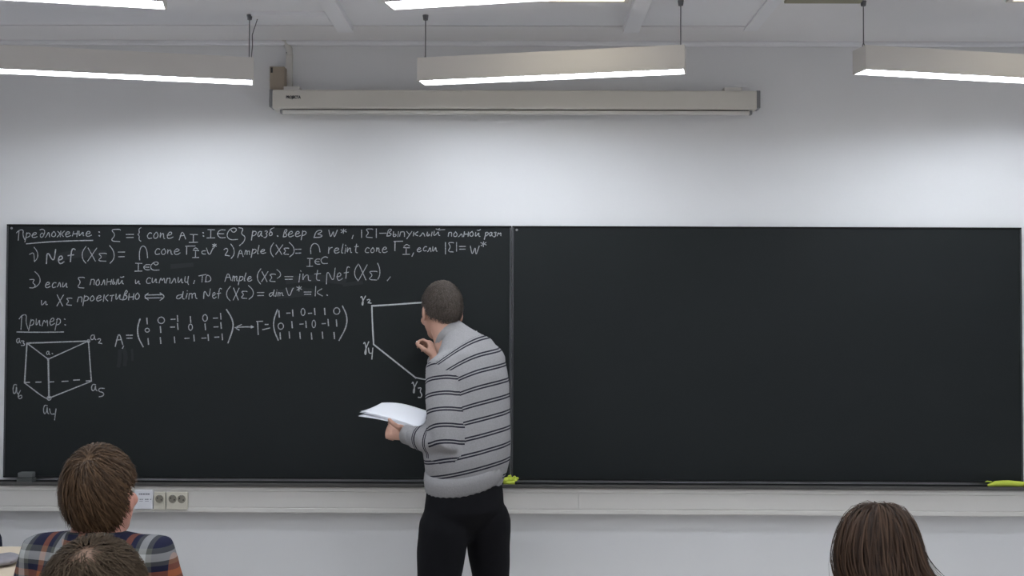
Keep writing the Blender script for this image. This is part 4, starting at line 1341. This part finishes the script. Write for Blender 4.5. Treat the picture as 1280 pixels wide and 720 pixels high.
def hair_bald(person, c, A, k, base):
    cc = c + A[2] * .012 - A[1] * .010
    HL = [-.70, -.66, -.45, -.10, .25, .45, .60]
    rim = lambda d, R: R.random(len(d)) < np.clip((np.linalg.norm(d - unit(np.array([.0, -.62, .80])), axis=1) - .04) / .30, .34, 1)
    cr = unit(np.array([.0, -.62, .80]))
    def flow(e):
        t = e - cr; t = t - e * t.dot(e)
        return unit(t) + np.cross(cr, e) * .5 + np.array([0, 0, -.25])
    mb = MB()
    hair_strands(mb, cc, A, (.080, .099, .103), HL, 7000, .036, .0018, flow, 31, lift=.004, nseg=4, layer=.010, mask=rim, jitter=.35)
    mb.build('hair', M_HAIR_D, person, base=base, smooth=True, fix=False)


def hair_long(person, c, A, k, base):
    cc = c + A[2] * .012 - A[1] * .006
    HL = [-.95, -.92, -.75, -.45, .05, .40, .55]
    mb = hair_cap(cc, A, (.084, .102, .107), HL, 8, .03, lump=4)
    part = unit(np.array([-.12, -.1, 1.0]))
    R = np.random.default_rng(5)
    rad = np.array([.085, .103, .108])
    got = 0
    while got < 3600:
        d = R.normal(size=3); d /= np.linalg.norm(d)
        if not hair_mask(d[None], HL)[0]: continue
        got += 1
        p = d * rad; pts = []
        tot = R.uniform(.22, .34); n = 12; st_ = tot / n
        h = R.uniform(0, .010)
        jit = R.normal(size=3) * .10
        vel = None
        for j in range(n + 1):
            pts.append(p.copy())
            e = p / rad; en = np.linalg.norm(e); nr = unit(p / rad ** 2)
            t = e / en - part; t = t - nr * t.dot(nr)
            fl = unit(t) * max(0, .9 - j * .14) + np.array([0, -.10, -1.0]) + jit
            # strands on the right fall outwards over the shoulder
            drop = max(0, .015 - p[2]) / .07
            fl = fl + np.array([1.0 * max(0, p[0] - .02) / .08 + .5 * max(0, -p[0] - .02) / .08, -.20, .15]) * min(1.0, drop)
            if en < 1.1: fl = fl - nr * min(0, fl.dot(nr)) - nr * max(0, fl.dot(nr)) * .7
            vel = unit(fl) if vel is None else unit(vel * .45 + unit(fl) * .55)
            p = p + vel * st_
            e = p / rad; en = np.linalg.norm(e); lim = 1 + h / .1
            if en < lim and p[2] > -.06: p = p * lim / en
        W = [cc + x @ A for x in pts]
        nn = unit(unit(d * [1, 1, .3]) @ A)
        mb.ribbon(W, [.0034 * (1 if j < n - 2 else .5) for j in range(n + 1)], nn)
    mb.build('hair', M_HAIR_W, person, base=base, smooth=True, fix=False)


M_DKSHIRT = mat('dark_grey_pullover', (.035, .035, .04), .9, .1, noise=.2, nscale=50)
M_PINK = mat('dusty_pink_top', (.22, .10, .11), .9, .1, noise=.15, nscale=50)
def px_head(px, py, sc): 
    dep = F_PX / sc
    return at_y(px, py, -D + dep)
h = px_head(126, 618, 495)
st1 = seated(h[0], h[1], h[2], math.radians(-6), 'brown-haired person in a navy, orange and white plaid shirt watching the board', hair_student, ('plaid_shirt', M_PLAID), M_SKIN2, 1.0,
             head_yaw=math.radians(-7), head_pitch=math.radians(-4), head_roll=math.radians(5), shoulder_w=.36, lean=.02, sh_drop=.112, neck_drop=.10, sh_ball=.034)
h = px_head(117, 768, 790)
st2 = seated(h[0], h[1], h[2], math.radians(2), 'balding dark-haired person nearest the camera, only the crown of the head showing', hair_bald, ('pullover', M_DKSHIRT), mat('skin_tanned', (.27, .165, .115), .55, .3, noise=.10, nscale=30), .98,
             head_pitch=math.radians(18), shoulder_w=.42)
h = px_head(1096, 691, 505)
st3 = seated(h[0], h[1], h[2], math.radians(4), 'person with long brown hair falling over the right shoulder, at lower right', hair_long, ('pink_top', M_PINK), M_SKIN, .95,
             head_pitch=math.radians(12), head_roll=math.radians(-6), shoulder_w=.36, seatz=.42, sh_drop=.235)
# shirt collar of the plaid shirt
person, top, c_, A_, fw_, rt_, base_, nk_, hip_ = st1
cm = MB(); nA = 32
for (h_, r_) in ((-.030, .085), (-.012, .083), (.016, .072), (.022, .066), (.0, .064)):
    for k in range(nA):
        t = 2 * math.pi * k / nA
        cm.v.append(tuple(nk_ - UP * .012 + UP * (h_ + .010 * -math.sin(t)) + rt_ * r_ * 1.05 * math.cos(t) + fw_ * r_ * math.sin(t)))
for j in range(4):
    for k in range(nA):
        k2 = (k + 1) % nA
        cm.f.append((j * nA + k, j * nA + k2, (j + 1) * nA + k2, (j + 1) * nA + k))
co = cm.build('shirt_collar', M_PLAID, top, base=base_, smooth=True)
at_ = co.data.attributes.new('cloth_uv', 'FLOAT_VECTOR', 'POINT')
Q = np.array(cm.v) - base_
at_.data.foreach_set('vector', np.stack([Q @ rt_, Q @ fw_, Q[:, 2] + .03], 1).ravel())

# ------------------------------------------------------------------ desks and chairs
def desk(x0, x1, y0, y1, label, z=.74, group=None):
    r = empty('desk', ((x0 + x1) / 2, (y0 + y1) / 2, 0))
    MB().box(x0, x1, y0, y1, z - .026, z).build('desk_top', M_WOOD, r, bevel=.004)
    for lx in (x0 + .04, x1 - .04):
        for ly in (y0 + .04, y1 - .04):
            MB().tube([(lx, ly, 0.0), (lx, ly, z - .026)], [.016, .016], 12).build('leg', M_METAL, r, smooth=False)
    MB().box(x0 + .05, x1 - .05, y1 - .06, y1 - .045, z - .32, z - .05).build('modesty_panel', M_WOOD, r, bevel=.002)
    tag(r, label, 'desk', group)
    return r


def chair(x, y, yaw, label, color, w_=.42, seatz=.45, topz=.80, group=None):
    r = empty('chair', (x, y, 0))
    fw = np.array([-math.sin(yaw), math.cos(yaw), 0]); rt = np.array([math.cos(yaw), math.sin(yaw), 0])
    P = lambda a, b_, z: np.array([x, y, 0]) + rt * a + fw * b_ + UP * z
    MB().obox(P(0, 0, seatz - .022), rt, fw, UP, w_ / 2, .20, .02).build('seat', color, r, bevel=.012)
    bm_ = MB(); n = 10
    for lay in (0, 1):
        for i in range(n + 1):
            u = i / n * 2 - 1
            for j in range(5):
                v = j / 4
                hh = (topz - .17) + v * .17
                hw = w_ / 2 * (1 - .10 * (2 * v - 1) ** 2)
                bm_.v.append(tuple(P(u * hw, -.235 + .035 * u * u - .02 * v - .018 * lay, hh - .03 * u * u * v * v)))
    m_ = (n + 1) * 5
    for i in range(n):
        for j in range(4):
            a = i * 5 + j
            bm_.f.append((a, a + 1, a + 6, a + 5)); bm_.f.append((m_ + a, m_ + a + 5, m_ + a + 6, m_ + a + 1))
    for i in range(n):
        for a, b_ in ((i * 5, i * 5 + 5), (i * 5 + 4, i * 5 + 9)): bm_.f.append((a, b_, m_ + b_, m_ + a))
    for j in range(4):
        for a in (j, n * 5 + j): bm_.f.append((a, a + 1, m_ + a + 1, m_ + a))
    bm_.build('backrest', color, r, smooth=True)
    for s in (-1, 1):
        MB().tube([P(s * (w_ / 2 - .03), .17, seatz - .04), P(s * (w_ / 2 - .02), .19, 0)], [.012, .012], 10).build('leg', M_METAL, r)
        MB().tube([P(s * (w_ / 2 - .03), -.17, seatz - .04), P(s * (w_ / 2 - .02), -.21, 0)], [.012, .012], 10).build('leg', M_METAL, r)
        MB().tube([P(s * (w_ / 2 - .05), -.17, seatz - .04), P(s * (w_ / 2 - .05), -.225, seatz + .12), P(s * (w_ / 2 - .05), -.245, topz - .10)], [.011] * 3, 10).build('back_post', M_METAL, r)
    tag(r, label, 'chair', group)
    return r


M_NAVY = mat('navy_upholstery', (.014, .016, .032), .85, .2)
for (pp, nm, w_) in ((st1, 'plaid-shirted', .44), (st2, 'balding', .44), (st3, 'long-haired', .42)):
    base = pp[6]; hip_ = pp[8]; fw = pp[4]
    p = hip_ + fw * .09
    chair(p[0], p[1] - .0, math.atan2(-fw[0], fw[1]), 'navy padded chair under the %s person' % nm, M_NAVY, w_, hip_[2] - .135, .74, 'listeners\' chairs')
b1, b2, b3 = st1[6], st2[6], st3[6]
desk(b1[0] - .55, b1[0] + .60, b1[1] + .26, b1[1] + .76, 'beige laminate desk before the plaid-shirted person', group='listeners\' desks')
desk(b2[0] - .55, b2[0] + .60, b2[1] + .26, b2[1] + .70, 'beige laminate desk before the balding person', group='listeners\' desks')
desk(b3[0] - .60, b3[0] + .60, b3[1] + .26, b3[1] + .76, 'beige laminate desk before the long-haired person', group='listeners\' desks')
# front desk at the left edge
e = at_z(26, 683, .74); 
desk(e[0] - .75, e[0] + .45, e[1] - .62, e[1], 'beige laminate front desk at the lower left edge', group=None)
q = at_y(2.0, 668, e[1] + .50)
chair(q[0] - .215, e[1] + .27, math.radians(180), 'dark navy chair behind the front desk at the left edge', M_NAVY, .44, .45, .735)
# grey pouch on the front desk
e2 = at_z(-9, 713, .74)
pb = MB().ellipsoid((e2[0], e2[1] + .09, .740 + .020), np.eye(3), (.050, .070, .020), 24, 12)
for i, v in enumerate(pb.v): pb.v[i] = (v[0], v[1], max(v[2], .7405) + .003 * mnoise.noise(Vector((v[0] * 40, v[1] * 40, 0))) * (v[2] > .75))
o = pb.build('pouch', mat('grey_fabric', (.24, .23, .25), .85, .2, noise=.2, nscale=40), None, base=(e2[0], e2[1] + .09, .74), smooth=True)
tag(o, 'small rounded grey fabric pouch lying on the front desk', 'pouch')
MB().tube([(e2[0] + .040, e2[1] + .05, .758), (e2[0] + .049, e2[1] + .09, .760), (e2[0] + .040, e2[1] + .13, .758)], [.002] * 3, 6).build('zip', mat('dark_zip', (.10, .06, .07), .6, .3), o, base=BASE[o.name])
